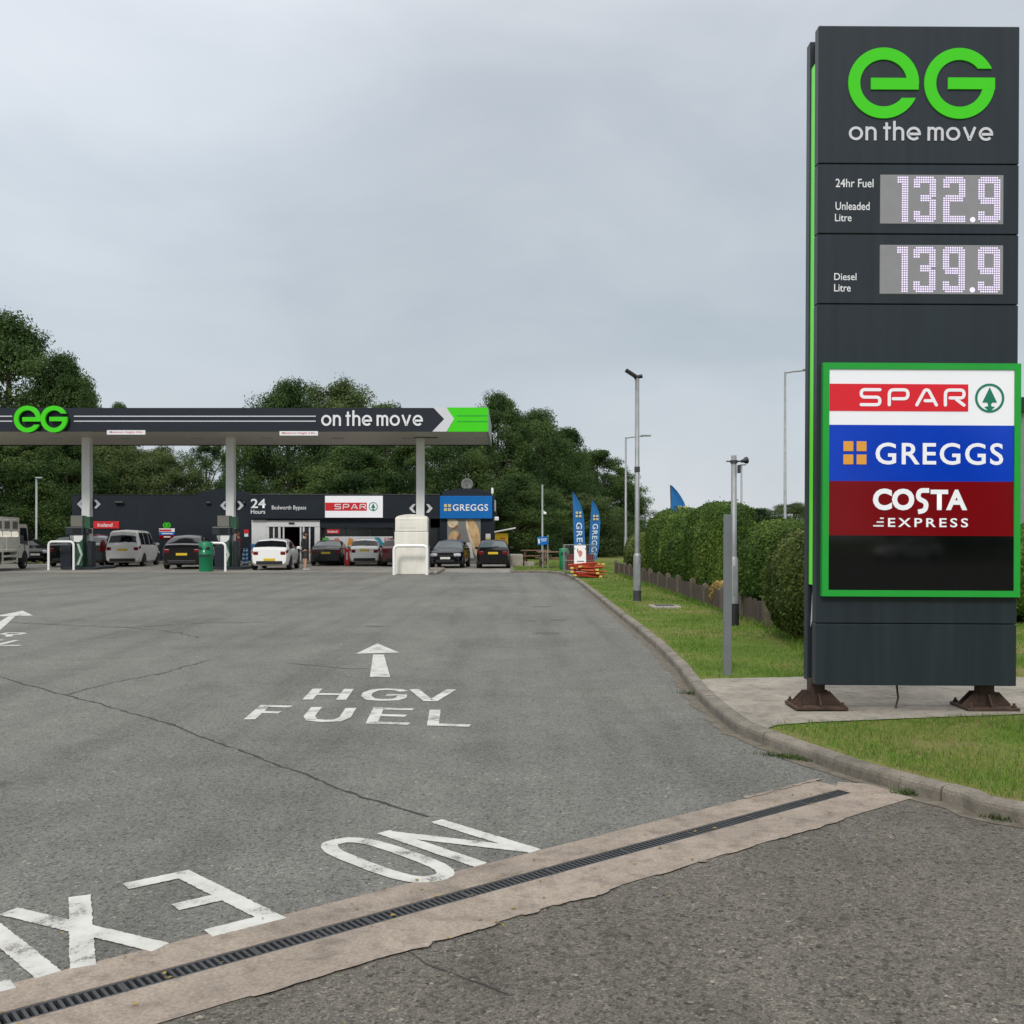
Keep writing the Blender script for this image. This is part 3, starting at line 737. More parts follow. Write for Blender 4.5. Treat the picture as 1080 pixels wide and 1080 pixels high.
for y0, y1, x0, x1, dens, hh, ww in ((3.6, 9.6, 1.5, 6.5, 4600, .075, .0045), (9.6, 13, 1.5, 7.5, 2300, .07, .007), (13, 20, 1.5, 9.5, 900, .065, .010), (20, 34, 1.5, 6.5, 380, .06, .018), (34, 60, -1, 10, 90, .07, .04)):
    n = int((y1-y0)*(x1-x0)*dens); x = rng.uniform(x0, x1, n); y = rng.uniform(y0, y1, n)
    k = inpoly(x, y, vp) & ~inpoly(x, y, SLABP) & (np.abs(x/y) < .58)
    k &= rng.uniform(0, 1, n) < (.22 + .78*lumpy(x, y))
    k[k] &= rng.uniform(0, 1, k.sum()) < thin(x[k], y[k])
    x, y = x[k], y[k]; X.append(x); Y.append(y); H_.append(hh*.62*rng.uniform(.3, 1.15, len(x))*(.5+.65*lumpy(x*1.3, y*.8))); W_.append(np.full(len(x), ww))
X, Y, H_, W_ = map(np.concatenate, (X, Y, H_, W_))
o = blade_object('grass', *blades(X, Y, H_, W_, VZ-.012, .8), 'grass_blades'); tag(o, kind='stuff', label='short green grass on the verge beside the kerb', cat='grass')
# longer rough grass at the foot of the fence and bushes
n = 5200; x = rng.uniform(3.2, 6.2, n); y = rng.uniform(12.5, 18.5, n); k = (x > 4.05 - .10*(16.8-y)) & (np.abs(x/y) < .36); x, y = x[k], y[k]
n2 = 2600; xb = 4.14 + rng.normal(0, .05, n2); yb = rng.uniform(16.8, 40, n2); x = np.concatenate([x, xb]); y = np.concatenate([y, yb])
o = blade_object('rough_grass', *blades(x, y, rng.uniform(.04, .15, len(x)), np.full(len(x), .010), VZ-.012, .9), 'grass_blades'); tag(o, kind='stuff', label='longer rough grass along the foot of the timber edging', cat='grass')
# weeds in the kerb joint
n = 620; s = rng.choice([0, 0, 0, 1, 2, 3], n); cs = [(838, 800), (955, 837), (1052, 863), (727, 732)]
cx = np.array([G(*c).x for c in cs])[s]; cy = np.array([G(*c).y for c in cs])[s]; sp = np.array([.17, .05, .045, .07])[s]
t = rng.normal(0, 1, n)*sp
o = blade_object('weeds', *blades(cx+t*.72+rng.normal(0, .022, n), cy-t*.55+rng.normal(0, .022, n)-.03, rng.uniform(.012, .05, n), np.full(n, .007), 0.0, 1.5), 'weed_leaves'); tag(o, kind='stuff', label='green weeds growing in the kerb joints', cat='weeds')

# silt washed into the gutter, and fallen leaves and grit along the kerb
sl_ = MB(); pts = [p for p in KL if 4.5 < p.y < 30]; n = len(pts); vs = []
for i, p in enumerate(pts):
    q = side(pts, i); w_ = .05 + .05*abs(math.sin(i*.37)) + random.uniform(0, .05)
    vs += [(p.x+q.x*.02, p.y+q.y*.02, .0034), (p.x-q.x*w_, p.y-q.y*w_, .0034)]
sl_.add(vs, [(2*i, 2*i+1, 2*i+3, 2*i+2) for i in range(n-1)])
tag(sl_.build('gutter_silt', 'silt'), kind='structure')
n = 260; i = rng.integers(0, len(KA), n); off = -np.abs(rng.normal(0, .16, n))-.01
px_, py_ = KA[i, 0] + off + rng.normal(0, .03, n), KA[i, 1] + rng.normal(0, .08, n)
m2 = 90; s_ = rng.uniform(0, DLEN, m2); t_ = rng.normal(0, .25, m2)
px_ = np.concatenate([px_, D0.x+DD.x*s_+DN.x*t_]); py_ = np.concatenate([py_, D0.y+DD.y*s_+DN.y*t_]); n = len(px_)
a_ = rng.uniform(0, 6.3, n); r1 = rng.uniform(.004, .016, n); r2 = r1*rng.uniform(.3, .8, n); ca, sa = np.cos(a_), np.sin(a_)
V = np.stack([np.stack([px_+ca*r1, py_+sa*r1, np.full(n, .011)], 1), np.stack([px_-sa*r2, py_+ca*r2, np.full(n, .014)], 1), np.stack([px_-ca*r1, py_-sa*r1, np.full(n, .010)], 1), np.stack([px_+sa*r2, py_-ca*r2, np.full(n, .012)], 1)], 1).reshape(-1, 3)
o = bpy.data.objects.new('leaf_litter', raw_mesh('leaf_litter', V, np.arange(n*4).reshape(n, 4), 'dry_leaves')); COL.objects.link(o)
tag(o, kind='stuff', label='scattered dry leaves and grit along the kerb and drain', cat='leaf litter')
# ------------------------------------------------------------------ totem price sign
TY = 8.80; TD = .36                                  # front face distance, thickness
def tx(px): return (px - 540)/FPX*TY - 3.49
def tz(py): return CAMZ - (py - HZ)/FPX*TY - VZ
tot = thing('totem_sign', 'tall dark grey fuel price totem standing on two rusty feet beside the entrance', 'price sign', (3.468, TY, VZ))
tot.rotation_euler = (0, R(.3), 0)
xl, xr, zt, zb = tx(862.5), tx(1074.5), tz(27), tz(723.5)
seams = [27, 173, 247, 321, 658, 723.5]
pm = MB()
for a, b in zip(seams, seams[1:]):
    pm.rbox(xl, xr, 0, .11, tz(b)+.003, tz(a)-.003, .006, 1)
pm.build('front_panel', 'anthracite', tot)
MB().box(xl+.006, xr-.006, .03, .105, zb+.01, zt-.01).build('panel_backing', 'seam_black', tot)
MB().rbox(xl, xr, TD-.11, TD, zb+.01, zt-.02, .006, 1).build('rear_panel', 'anthracite', tot)
MB().box(xl+.034, xr-.034, .111, TD-.111, zb+.03, zt-.06).build('core', 'cladding_dark', tot)
for sx in (0, 1):
    st = MB(); a, b = (xl+.010, xl+.033) if sx == 0 else (xr-.033, xr-.010)
    st.box(a, b, .116, TD-.116, tz(618), tz(60)).build('light_strip', 'strip_green', tot)
    T = Matrix(((0,0,-1 if sx == 0 else 1, xl+.030 if sx == 0 else xr-.030), (1 if sx == 1 else -1,0,0,.18), (0,1,0,tz(645)), (0,0,0,1)))
    MB().prism([(-.07, -.16), (-.02, -.10), (.0, .02), (.05, -.16), (.085, -.16), (.03, .20), (-.01, .20)], .003, T).build('arrow_mark', 'silver_grey', tot)
eg_logo(MB(), tx(893.5), tx(1048), tz(125.5), tz(51), -.001, .012).build('logo', 'brand_green', tot)
move_word(MB(), tx(894.5), tx(1046.5), tz(148.5), .118, -.001, .006).build('lettering', 'silver_grey', tot)
lettering('24hr Fuel', tx(881), tx(921), tz(198), tz(189), -.003, 'white_print', tot, .008)
lettering('Unleaded', tx(881), tx(917), tz(222), tz(213.5), -.003, 'white_print', tot, .008)
lettering('Litre', tx(880.5), tx(898), tz(234), tz(226), -.003, 'white_print', tot, .008)
lettering('Diesel', tx(880), tx(903.5), tz(296), tz(288.5), -.003, 'white_print', tot, .008)
lettering('Litre', tx(880), tx(897.5), tz(308), tz(300), -.003, 'white_print', tot, .008)
DIG = {
 '1': [(4,7,0,20),(2,4,17,20)],
 '3': [(1,9,17,20),(7,10,11,19),(7,10,1,10),(1,9,0,3),(3,8,9,12),(0,3,15,19),(0,3,1,5)],
 '2': [(1,9,17,20),(7,10,11,19),(0,3,1,11),(0,10,0,3),(1,9,9,12),(0,3,15,19)],
 '9': [(1,9,17,20),(7,10,1,19),(0,3,10,19),(1,9,8,11),(1,9,0,3),(0,3,1,5)]}
def price(digits, top):
    x0, x1, z0, z1 = tx(928), tx(1058), tz(top+52), tz(top)
    sc = MB().rbox(x0, x1, -.006, .01, z0, z1, .004, 1).build('price_display', 'led_panel', tot)
    pt = (z1-z0)/21.5; xs = [tx(941), tx(963), tx(994), tx(1031)]
    for c, x in zip(digits, xs):
        cells = set()
        for a, b, c0, c1 in DIG[c]:
            cells |= {(i, j) for i in range(a, b) for j in range(c0, c1)}
        mb = MB(); pw = pt*.98
        for i, j in sorted(cells):
            cxx, czz = x + (i+.5)*pw, z0 + pt*.75 + (j+.5)*pt
            h = pt*.33
            mb.add([(cxx-h, -.0085, czz-h), (cxx+h, -.0085, czz-h), (cxx+h, -.0085, czz+h), (cxx-h, -.0085, czz+h)], [(0, 1, 2, 3)])
        mb.build('digit', 'led_dot', sc)
    MB().prism(arc(tx(1025.5), z0+pt*2.0, pt*1.15, pt*1.15, 0, 360, 14)[:-1], .0085, upright(0, 0, 0)).build('decimal_point', 'led_dot', sc)
price('1329', 184.5); price('1399', 258.5)
# brand sign in its green frame
fx0, fx1, fz0, fz1 = tx(867), tx(1074.5), tz(629), tz(384)
bw = .054
f = MB()
T0 = upright(0, 0, 0)
f.strip([(fx0+bw/2, fz0+bw/2), (fx1-bw/2, fz0+bw/2), (fx1-bw/2, fz1-bw/2), (fx0+bw/2, fz1-bw/2)], bw, .058, T0, closed=True)
bsg = f.build('brand_sign_frame', 'frame_green', tot)
ix0, ix1 = fx0+bw-.002, fx1-bw+.002
rows = [391, 449, 508, 565, 622.5]; yp = -.046
for a, b, mname, pname in zip(rows, rows[1:], ('panel_white', 'panel_blue', 'panel_maroon', 'panel_black'), ('white_panel', 'blue_panel', 'maroon_panel', 'black_panel')):
    pn = MB().box(ix0, ix1, yp, -.002, max(tz(b), fz0+bw-.002), min(tz(a), fz1-bw+.002)).build(pname, mname, bsg)
MB().box(ix0+.002, tx(1019.5), yp-.004, yp-.001, tz(434.5), tz(406)).build('red_band', 'panel_red', bsg)
spar_word(MB(), tx(905.5), tx(1016.5), tz(429.5), tz(410.5), yp-.004, .003).build('lettering', 'panel_white', bsg)
ring, tree_ = MB(), MB(); fir_badge(ring, tree_, tx(1042), tz(420.3), .125, yp-.001, .003)
ring.build('badge_ring', 'logo_green', bsg); tree_.build('badge_fir', 'logo_green', bsg)
four_square(None, tx(901), tz(478.5), .198, yp-.001, .004, mat='logo_orange', parent=bsg)
lettering('GREGGS', tx(922.5), tx(1056.5), tz(490.5), tz(467.5), yp-.004, 'panel_white', bsg, .014, spacing=1.12)
lettering('CO', tx(920), tx(963.5), tz(538.5), tz(515.7), yp-.004, 'panel_white', bsg, .045)
sw = MB(); sw.strip(roundpath([(tx(979), tz(517.5)), (tx(968.5), tz(517.5)), (tx(967), tz(526)), (tx(976.5), tz(530)), (tx(975), tz(538.5)), (tx(967.5), tz(540))], .035), .040, .003, upright(0, yp-.001, 0))
sw.build('lettering', 'panel_white', bsg)
lettering('TA', tx(980.5), tx(1019), tz(538), tz(516.5), yp-.004, 'panel_white', bsg, .038)
lettering('EXPRESS', tx(936), tx(1020), tz(556), tz(546.5), yp-.004, 'panel_white', bsg, .015, spacing=1.35)
sp = MB()
for k in range(3): sp.box(tx(920.5 + 3.6*k), tx(931.5), yp-.004, yp-.001, tz(555.3-k*4)-.003, tz(555.3-k*4)+.010)
sp.build('speed_lines', 'white_print', bsg)
# rusty feet
for cx in (tx(869.5), tx(1050.5)):
    leg = MB().box(cx-.062, cx+.062, .118, .235, .03, zb+.035).build('foot_post', 'rust', tot)
    MB().rbox(cx-.225, cx+.225, -.015, .36, .002, .028, .004, 1).build('base_plate', 'rust', leg)
    def gus(M4, poly): MB().prism(poly, .012, M4).build('gusset', 'rust', leg)
    for s in (-1, 1):
        T = Matrix(((s,0,0,cx+s*.063),(0,0,1,.125),(0,1,0,.03),(0,0,0,1)))
        pg = [(0, 0), (.145, 0), (.145, .012), (.045, .115), (0, .115)]; gus(T, pg); T2 = T.copy(); T2[1][3] = .215; gus(T2, pg)
    for yy, s in ((.117, -1), (.236, 1)):
        T = Matrix(((0,0,1,cx-.006),(s,0,0,yy),(0,1,0,.03),(0,0,0,1))); gus(T, [(0, 0), (.10, 0), (.10, .012), (.03, .10), (0, .10)])
    for sx in (-1, 1):
        for yy in (.015, .33):
            b = MB(); b.lathe([(0, .066), (.012, .066), (.012, .045), (.024, .045), (.024, .03)], flat(cx+sx*.185, yy, 0), 6, False); b.build('bolt', 'rust', leg)
MB().tube([(tx(954), .14, zb+.05), (tx(954.5), .12, zb-.06), (tx(955.5), .12, zb-.12), (tx(954), .13, .03), (tx(953.5), .13, .002)], .009, 8).build('cable', 'rust', tot)

# ------------------------------------------------------------------ posts and lamps on the verge
def at(px, d, z=VZ): return ((px-540)/FPX*d, d, z)
lp = thing('lamp_post', 'grey lamp post on the verge with a black tilted flood lamp at its top', 'lamp post', at(672, 23.7))
H = 5.15
MB().lathe([(.09, -.1), (.09, 1.02), (.085, 1.06), (.058, 1.10)]).build('base_column', 'galv', lp)
MB().lathe([(.0925, .0), (.0925, .24)]).build('base_sleeve', 'galv_dark', lp)
MB().lathe([(.056, 1.08), (.050, H), (.0, H)]).build('pole', 'galv', lp)
MB().box(-.05, .05, -.094, -.088, .35, .85).build('access_door', 'galv', lp)
MB().lathe([(.065, 2.98), (.065, 3.10)]).build('collar', 'galv_dark', lp)
lh = MB().cyl((-.07, 0, H+.02), (.12, 0, H+.05), .045).build('lamp_bracket', 'black_metal', lp)
T = Matrix.Translation((-.05, 0, H+.05)) @ Matrix.Rotation(R(33), 4, 'Y')
MB().rbox(-.26, .02, -.12, .12, -.03, .03, .02, 2, T).build('lamp_head', 'black_metal', lp)

cc = thing('camera_post', 'grey post by the hedge carrying a horn shaped floodlight on a cross arm', 'camera post', at(774, 17.3))
H = 2.86
MB().lathe([(.085, -.1), (.085, .36)]).build('base_sleeve', 'black_metal', cc)
MB().lathe([(.072, .36), (.072, 1.10), (.05, 1.15)]).build('base_column', 'galv', cc)
MB().lathe([(.05, 1.14), (.046, H), (0, H)]).build('pole', 'galv', cc)
MB().box(-.03, .03, -.078, -.07, .5, 1.0).build('access_door', 'galv', cc)
MB().lathe([(.062, H-.13), (.062, H-.08)]).cyl((-.13, -.02, H-.10), (.02, -.02, H-.10), .012, 8).cyl((.02, -.03, H-.10), (.16, -.03, H-.10), .014, 8).build('cross_arm', 'galv_dark', cc)
T = Matrix.Translation((.12, -.03, H-.10)) @ Matrix.Rotation(R(78), 4, 'Y') @ Matrix.Rotation(R(-18), 4, 'X')
MB().lathe([(0, 0), (.025, 0), (.03, .04), (.055, .08), (.06, .11), (.05, .105), (.02, .06), (0, .05)], T).build('floodlight', 'black_metal', cc)
MB().rbox(.055, .105, -.06, .0, H-.30, H-.16, .008, 1).build('junction_box', 'galv_dark', cc)

sp_ = thing('square_post', 'short plain grey square post in the grass left of the totem', 'post', at(767, 11.17)); sp_.rotation_euler = (0, R(.2), R(12))
MB().rbox(-.036, .036, -.036, .036, -.1, 1.73, .004, 1).build('post', 'post_grey', sp_)
MB().box(-.034, .034, -.034, .034, 1.73, 1.737).build('cap', 'galv', sp_)

def street_lamp(label, px, d, top, armw, name='street_lamp', group='tall street lamps on the road beyond'):
    o = thing(name, label, 'street lamp', at(px, d), 0, group); z = CAMZ - (top-HZ)/FPX*d - VZ
    MB().lathe([(.10, -.1), (.10, 1.4), (.07, 1.5), (.045, z), (0, z)], seg=12).build('pole', 'galv', o)
    MB().tube([(0, 0, z-.06), (armw*.25, 0, z), (armw*.7, 0, z+.06)], .035, 8).build('arm', 'galv', o)
    MB().rbox(armw*.6, armw, -.12, .12, z+.04, z+.13, .03, 2).build('lamp_head', 'galv', o)
    return o
street_lamp('slim street lamp standing right behind the lamp post with the black flood lamp', 660, 55, 461, 1.35)
street_lamp('tallest street lamp just left of the totem, its arm running behind the sign', 828, 45, 392, 1.3)
o = thing('lamp_post', 'distant thin post just right of the horn floodlight', 'lamp post', at(782, 70)); z = 7.7*.82
MB().lathe([(.09, -.1), (.06, z), (0, z)], seg=10).build('pole', 'galv', o); MB().rbox(-.05, .32, -.1, .1, z, z+.1, .03).build('lamp_head', 'galv', o)
o = thing('lamp_post', 'pale slim lamp post in front of the dark trees behind the white truck', 'lamp post', at(38.5, 62, 0))
MB().lathe([(.12, -.1), (.12, .5), (.075, .6), (.06, 5.05), (0, 5.05)], seg=12).build('pole', 'galv', o); MB().rbox(-.05, .38, -.1, .1, 5.05, 5.15, .03).build('lamp_head', 'galv', o)
o = thing('camera_pole', 'slim pole behind the blue sign with a small white camera halfway up', 'camera pole', at(572, 50))
MB().lathe([(.075, -.1), (.075, .25), (.05, .3), (.045, 4.0), (0, 4.0)], seg=10).build('pole', 'galv', o)
MB().rbox(.05, .20, -.06, .06, 2.55, 2.66, .02).tube([(0, 0, 2.7), (.06, 0, 2.72), (.12, 0, 2.66)], .018, 6).build('camera', 'white_paint', o)
MB().rbox(-.07, .07, -.07, .07, .1, .28, .02).build('junction_box', 'black_metal', o)

o = thing('direction_sign', 'small blue sign on two grey posts at the far end of the kerb', 'sign', at(573, 47.5))
for x in (-.02, .21): MB().cyl((x, 0, -.1), (x, 0, 1.35 if x < 0 else 1.55), .03, 8).build('post', 'galv', o)
T = Matrix.Translation((-.02, -.045, 1.28)) @ Matrix.Rotation(R(-4), 4, 'Y')
pl = MB().rbox(-.26, .24, -.012, .012, -.20, .18, .01, 1, T).build('sign_plate', 'sign_blue', o)
MB().box(-.22, -.15, -.016, -.013, -.12, .10, T).box(-.10, .19, -.016, -.013, .05, .085, T).box(-.08, .15, -.016, -.013, -.03, .0, T).build('symbol', 'white_print', pl)

# ------------------------------------------------------------------ feather flags
def flag(label, px, d, top, bot, wpx, leanpx, text=True, full=True):
    o = thing('feather_flag', label, 'flag', at(px, d), 0, 'tall blue feather flags'); k = d/FPX
    zt_ = CAMZ-(top-HZ)*k-VZ; zb_ = CAMZ-(bot-HZ)*k-VZ; W = wpx*k; ln = leanpx*k
    T = upright(0, 0, 0)
    def xs(z): return ln*(z-zb_)/(zt_-zb_)
    n = 14; left = []; right = []
    for i in range(n+1):
        t = i/n; z = zb_ + (zt_-zb_)*t; x = xs(z)
        wv = .02*math.sin(t*7)
        left.append((x+wv*0, z)); e = W*(.86 + .14*min(1, t/.2)) if t < .62 else W*math.cos((t-.62)/.38*math.pi/2*.97)**.8
        right.append((x+e, z))
    vs = []
    for (a, z), (b, _) in zip(left, right):
        for j in range(7):
            u = j/6; vs.append((a+(b-a)*u, -.03*math.sin(u*4+z*1.2), z))
    fs = [(i*7+j, i*7+j+1, (i+1)*7+j+1, (i+1)*7+j) for i in range(n) for j in range(6)]
    mb = MB().add(vs, fs, True); nv = len(vs)
    mb.add([(x, y+.004, z) for x, y, z in vs], [f[::-1] for f in fs], True)
    sail = mb.build('sail', 'flag_blue', o)
    MB().tube([(xs(0), .0, -.05), (xs(zb_), .01, zb_), (xs(zt_), .01, zt_+.02)], [.022, .02, .012], 8).build('pole', 'galv_dark', o)
    if text:
        q = upright(0, -.036, 0)
        zz = zt_ - (zt_-zb_)*.36
        c = Vector((xs(zt_-(zt_-zb_)*.295)+W*.50, zt_-(zt_-zb_)*.295)); s_ = W*.52
        four_square(None, c.x, c.y, s_, -.036, .004, .2, 'logo_orange_pale', sail)
        me = font_mesh('GREGGS', .02, spacing=1.12); xs_ = [v.co.x for v in me.vertices]; ys_ = [v.co.y for v in me.vertices]
        z1_, z0_ = zt_-(zt_-zb_)*.40, (zb_ + (zt_-zb_)*.05)
        for v in me.vertices:      # seen from the back: the word runs down and reads mirrored
            a = (v.co.x-min(xs_))/(max(xs_)-min(xs_)); b = (v.co.y-min(ys_))/(max(ys_)-min(ys_))
            z = z1_ + (z0_-z1_)*a; v.co = (xs(z) + W*(.24 + .54*b), -.042, z)
        me.materials.clear(); me.materials.append(M['flag_letter']); me.update()
        t_ = bpy.data.objects.new('lettering', me); COL.objects.link(t_); t_.parent = sail
    return o
pbr('logo_orange_pale', (.66, .55, .26), .5, var=.03)
flag('left and taller of the two blue feather flags behind the red barriers', 606.5, 44, 519, 599, 11.5, -3.0)
flag('right and shorter of the two blue feather flags behind the red barriers', 620.5, 46, 527.5, 590, 10.5, 3.5)
f3 = flag('blue feather flag rising alone from behind the clipped hedge', 709.5, 32, 512, 596, 17, -2.5, text=False)
four_square(None, .30, 2.30, .27, -.04, .004, .2, 'logo_orange_pale', f3)

pbr('crate_red', (.16, .018, .02), .6, var=.3)
# ------------------------------------------------------------------ barriers, board, cage, bin, tables
bar = thing('road_barrier', '', 'barrier', (0, 0, 0), 0, 'red plastic barriers in a pile')
mb = MB(); wv, dv = .98, .86
mb.rbox(-wv/2, wv/2, -dv/2, -dv/2+.09, 0, .05, .012, 1).rbox(-wv/2, wv/2, dv/2-.14, dv/2, 0, .05, .012, 1).rbox(-wv/2, -wv/2+.06, -dv/2+.091, dv/2-.141, .003, .047, .01, 1).rbox(wv/2-.06, wv/2, -dv/2+.091, dv/2-.141, .003, .047, .01, 1)
for k in range(7): x = -wv/2 + .06 + (wv-.12)*(k+.5)/7; mb.rbox(x-.022, x+.022, -dv/2+.091, dv/2-.141, .006, .040, .008, 1)
bf = mb.build('barrier_frame', 'barrier_red', bar)
for s in (-1, 1): MB().rbox(s*(wv/2-.03)-.06, s*(wv/2-.03)+.06, -dv/2-.045, -dv/2-.002, -.01, .065, .012, 1).build('foot', 'yellow_faded', bar)
stack = [(0, 0, .02, 0, 0, 3), (.06, .02, .075, 8, 1, -2), (-.05, -.03, .13, -6, -2, 3), (.10, .0, .19, 14, 3, -4), (-.03, .05, .25, -10, -3, 4), (.07, -.02, .31, 4, 4, 2), (.0, .03, .37, 20, -4, -5), (-.10, .0, .43, -14, 5, 6)]
lab = {0: 'lowest red plastic barrier at the bottom of the jumbled pile by the kerb end', 7: 'topmost red plastic barrier on the jumbled pile by the kerb end'}
bx0, by0 = (619-540)/FPX*37.4, 37.4
for i, (x, y, z, rz, rx, ry) in enumerate(stack):
    o = bar if i == 0 else copy_tree(bar)
    o.location = (bx0+x*1.3, by0+y, VZ+z); o.rotation_euler = (R(rx), R(ry), R(rz + (180 if i % 2 else 0)))
    o['label'] = lab.get(i, 'faded red plastic barrier in the middle of the jumbled pile by the kerb end')
    if i in (3, 6):
        b2 = [c for c in o.children if c.name.startswith('barrier_frame')][0]; b2.data = b2.data.copy(); b2.data.materials[0] = M['barrier_orange']
o = thing('advert_board', 'white advertising board with a red motif leaning by the pile of red barriers', 'board', at(612, 38.6))
T = Matrix.Rotation(R(-7), 4, 'X')
pl = MB().rbox(-.225, .225, -.012, .012, .0, 1.14, .01, 1, T).build('board_face', 'white_paint', o)
mk = MB(); mk.prism([(.0, .98), (.09, .90), (.07, .78), (.0, .68), (-.06, .78), (-.08, .90)][::-1], .004, T @ upright(0, -.0125, 0)).build('motif', 'poster_pink', pl)
MB().box(-.11, -.07, -.017, -.013, .88, 1.02, T).box(-.12, .14, -.017, -.013, .52, .56, T).build('print', 'pump_grey', pl)
MB().tube([(-.2, .10, 1.05), (-.2, .36, 0)], .014, 6).tube([(.2, .10, 1.05), (.2, .30, 0)], .014, 6).build('rear_legs', 'galv', o)
o = thing('wire_cage', 'galvanised wire cage holding red crates beside the green bin', 'cage', at(611, 41.2))
cw, cd, ch = .62, .45, 1.14
fr = MB()
for x in (-cw, cw):
    for y in (-cd, cd): fr.cyl((x, y, 0), (x, y, ch), .018, 6)
for z in (.12, .52, ch):
    fr.tube([(-cw, -cd, z), (cw, -cd, z), (cw, cd, z), (-cw, cd, z), (-cw, -cd, z)], .013, 6)
fr.build('frame', 'galv', o); wm = MB()
for k in range(1, 14):
    x = -cw + 2*cw*k/14; wm.cyl((x, -cd, .12), (x, -cd, ch), .004, 4).cyl((x, cd, .12), (x, cd, ch), .004, 4)
wm.build('mesh_wires', 'galv', o)
MB().box(-cw, cw, -cd, cd, .10, .115).build('floor', 'galv_dark', o)
for k, (x, z, m_) in enumerate(((-.28, .12, 'crate_red'), (.30, .12, 'crate_red'), (-.26, .45, 'crate_red'), (.32, .45, 'crate_red'))):
    c = thing('crate', ['red crate low on the left inside the wire cage', 'red crate low on the right inside the wire cage', 'red crate stacked on the left inside the wire cage', 'red crate stacked on the right inside the wire cage'][k], 'crate', at(611, 41.2, VZ)); c.location.x += x; c.location.z += z; c['group'] = 'red crates in the wire cage'
    b = MB()
    b.box(-.25, .25, -.18, .18, 0, .02).rbox(-.25, .25, -.18, -.155, .021, .31, .006, 1).rbox(-.25, .25, .155, .18, .021, .31, .006, 1).rbox(-.25, -.226, -.154, .154, .021, .31, .006, 1).rbox(.226, .25, -.154, .154, .021, .31, .006, 1)
    b.build('crate_shell', m_, c)
o = thing('litter_bin', 'plain green litter bin on the lawn between the picnic table and the wire cage', 'bin', at(594.5, 46))
MB().lathe([(.17, 0), (.19, .02), (.2, .60), (.19, .64)], seg=16).build('body', 'bin_green', o)
MB().lathe([(.215, .62), (.215, .86), (.18, .93), (.0, .96)], seg=16).build('hood', 'bin_green', o); MB().box(-.13, .13, -.2205, -.19, .66, .76).build('opening', 'seam_black', o)
pt = thing('picnic_table', 'brown wooden picnic table on the lawn nearer the green bin', 'picnic table', at(583, 49), R(6), 'wooden picnic tables on the lawn')
MB().rbox(-.75, .75, -.36, .36, .70, .75, .01, 1).build('tabletop', 'wood', pt)
for s in (-1, 1): MB().rbox(-.75, .75, s*.66-.13, s*.66+.13, .42, .46, .01, 1).build('bench', 'wood', pt)
for s in (-1, 1):
    q = MB(); x = s*.55
    q.box(x-.03, x+.03, -.66, .66, .36, .419)
    for t in (-1, 1): q.tube([(x, t*.60, 0), (x, t*.22, .70)], .045, 4, True, False)
    q.build('leg_frame', 'wood', pt)
p2 = copy_tree(pt); p2.location = at(565, 54); p2.rotation_euler.z = R(-8); p2['label'] = 'brown wooden picnic table on the lawn further left behind the blue sign'

o = thing('inspection_cover', 'small grey concrete inspection cover sunk in the verge grass', 'cover', at(701, 21.6, VZ))
MB().rbox(-.30, .30, -.34, .34, -.05, .035, .015, 1).build('surround', 'slab_concrete', o); MB().box(-.2, .2, -.24, .24, .03, .04).build('lid', 'galv_dark', o)

# ------------------------------------------------------------------ low timber edging fence
fe = thing('timber_edging', 'low dark timber edging fence along the verge in front of the clipped bushes', 'fence', (4.2, 16.8, VZ))
ys = [0]; 
while ys[-1] < 23.3: ys.append(ys[-1] + 1.78 + random.uniform(-.08, .08))
for i, y in enumerate(ys):
    h = .46 + random.uniform(-.03, .03) + (.05 if i == 0 else 0)
    T = Matrix.Translation((random.uniform(-.02, .02), y, 0)) @ Matrix.Rotation(R(random.uniform(-2.5, 2.5)), 4, 'X') @ Matrix.Rotation(R(random.uniform(-3, 1)), 4, 'Y')
    b = MB(); b.box(-.06, .06, -.065, .065, -.15, h, T).prism([(-.06, h), (.06, h), (0, h+.05)], .13, T @ Matrix(((1,0,0,0),(0,0,-1,.065),(0,1,0,0),(0,0,0,1)))); b.build('post', 'fence_post', fe)
    if i < len(ys)-1:
        q = MB(); y0, y1 = y+.075, ys[i+1]-.075; n = 9
        for k in range(n):
            a, b_ = y0+(y1-y0)*k/n+.004, y0+(y1-y0)*(k+1)/n-.004; hh = .40 + random.uniform(-.02, .025)
            q.box(-.018+random.uniform(-.004, .004), .012, a, b_, -.1, hh)
        q.box(.013, .05, y0-.03, y1+.03, .08, .14); q.build('board_panel', 'fence_wood', fe)
# ------------------------------------------------------------------ canopy
CY, CB = 45.9, 53.2
K = CY/FPX
def cxp(px): return (px-540)*K
def czp(py): return CAMZ - (py-HZ)*K
ca = thing('fuel_canopy', 'long flat forecourt canopy with dark grey fascia and bright green end on white columns', 'canopy', (0, CY, 0))
x0, x1, z0, z1 = -32.0, cxp(515), czp(455), czp(430.2); DP = CB-CY
MB().box(x0, x1-.05, .15, DP-.05, z0+.04, z0+.35).build('soffit', 'soffit', ca)
MB().box(x0, x1-.2, .2, DP-.2, z0+.36, z1-.15).build('roof_deck', 'galv_dark', ca)
xg = cxp(469)
MB().box(x0, xg, 0, .10, z0, z1).build('front_fascia', 'fascia_grey', ca)
ge = MB().box(xg, x1, 0, .10, z0-.01, z1+.02).build('green_fascia', 'brand_green', ca)
MB().box(x1-.10, x1, .105, DP, z0+.0, z1).build('side_fascia', 'galv', ca)
MB().box(x0, x1-.11, DP-.1, DP, z0, z1).build('rear_fascia', 'fascia_grey', ca)
T = upright(0, -.001, 0)
MB().prism([(cxp(456), z0-.008), (cxp(471), z0-.008), (cxp(479), czp(442)), (cxp(471), z1+.01), (cxp(457), z1+.01), (cxp(468.5), czp(442))], .02, T).build('chevron', 'silver_grey', ca)
ln = MB()
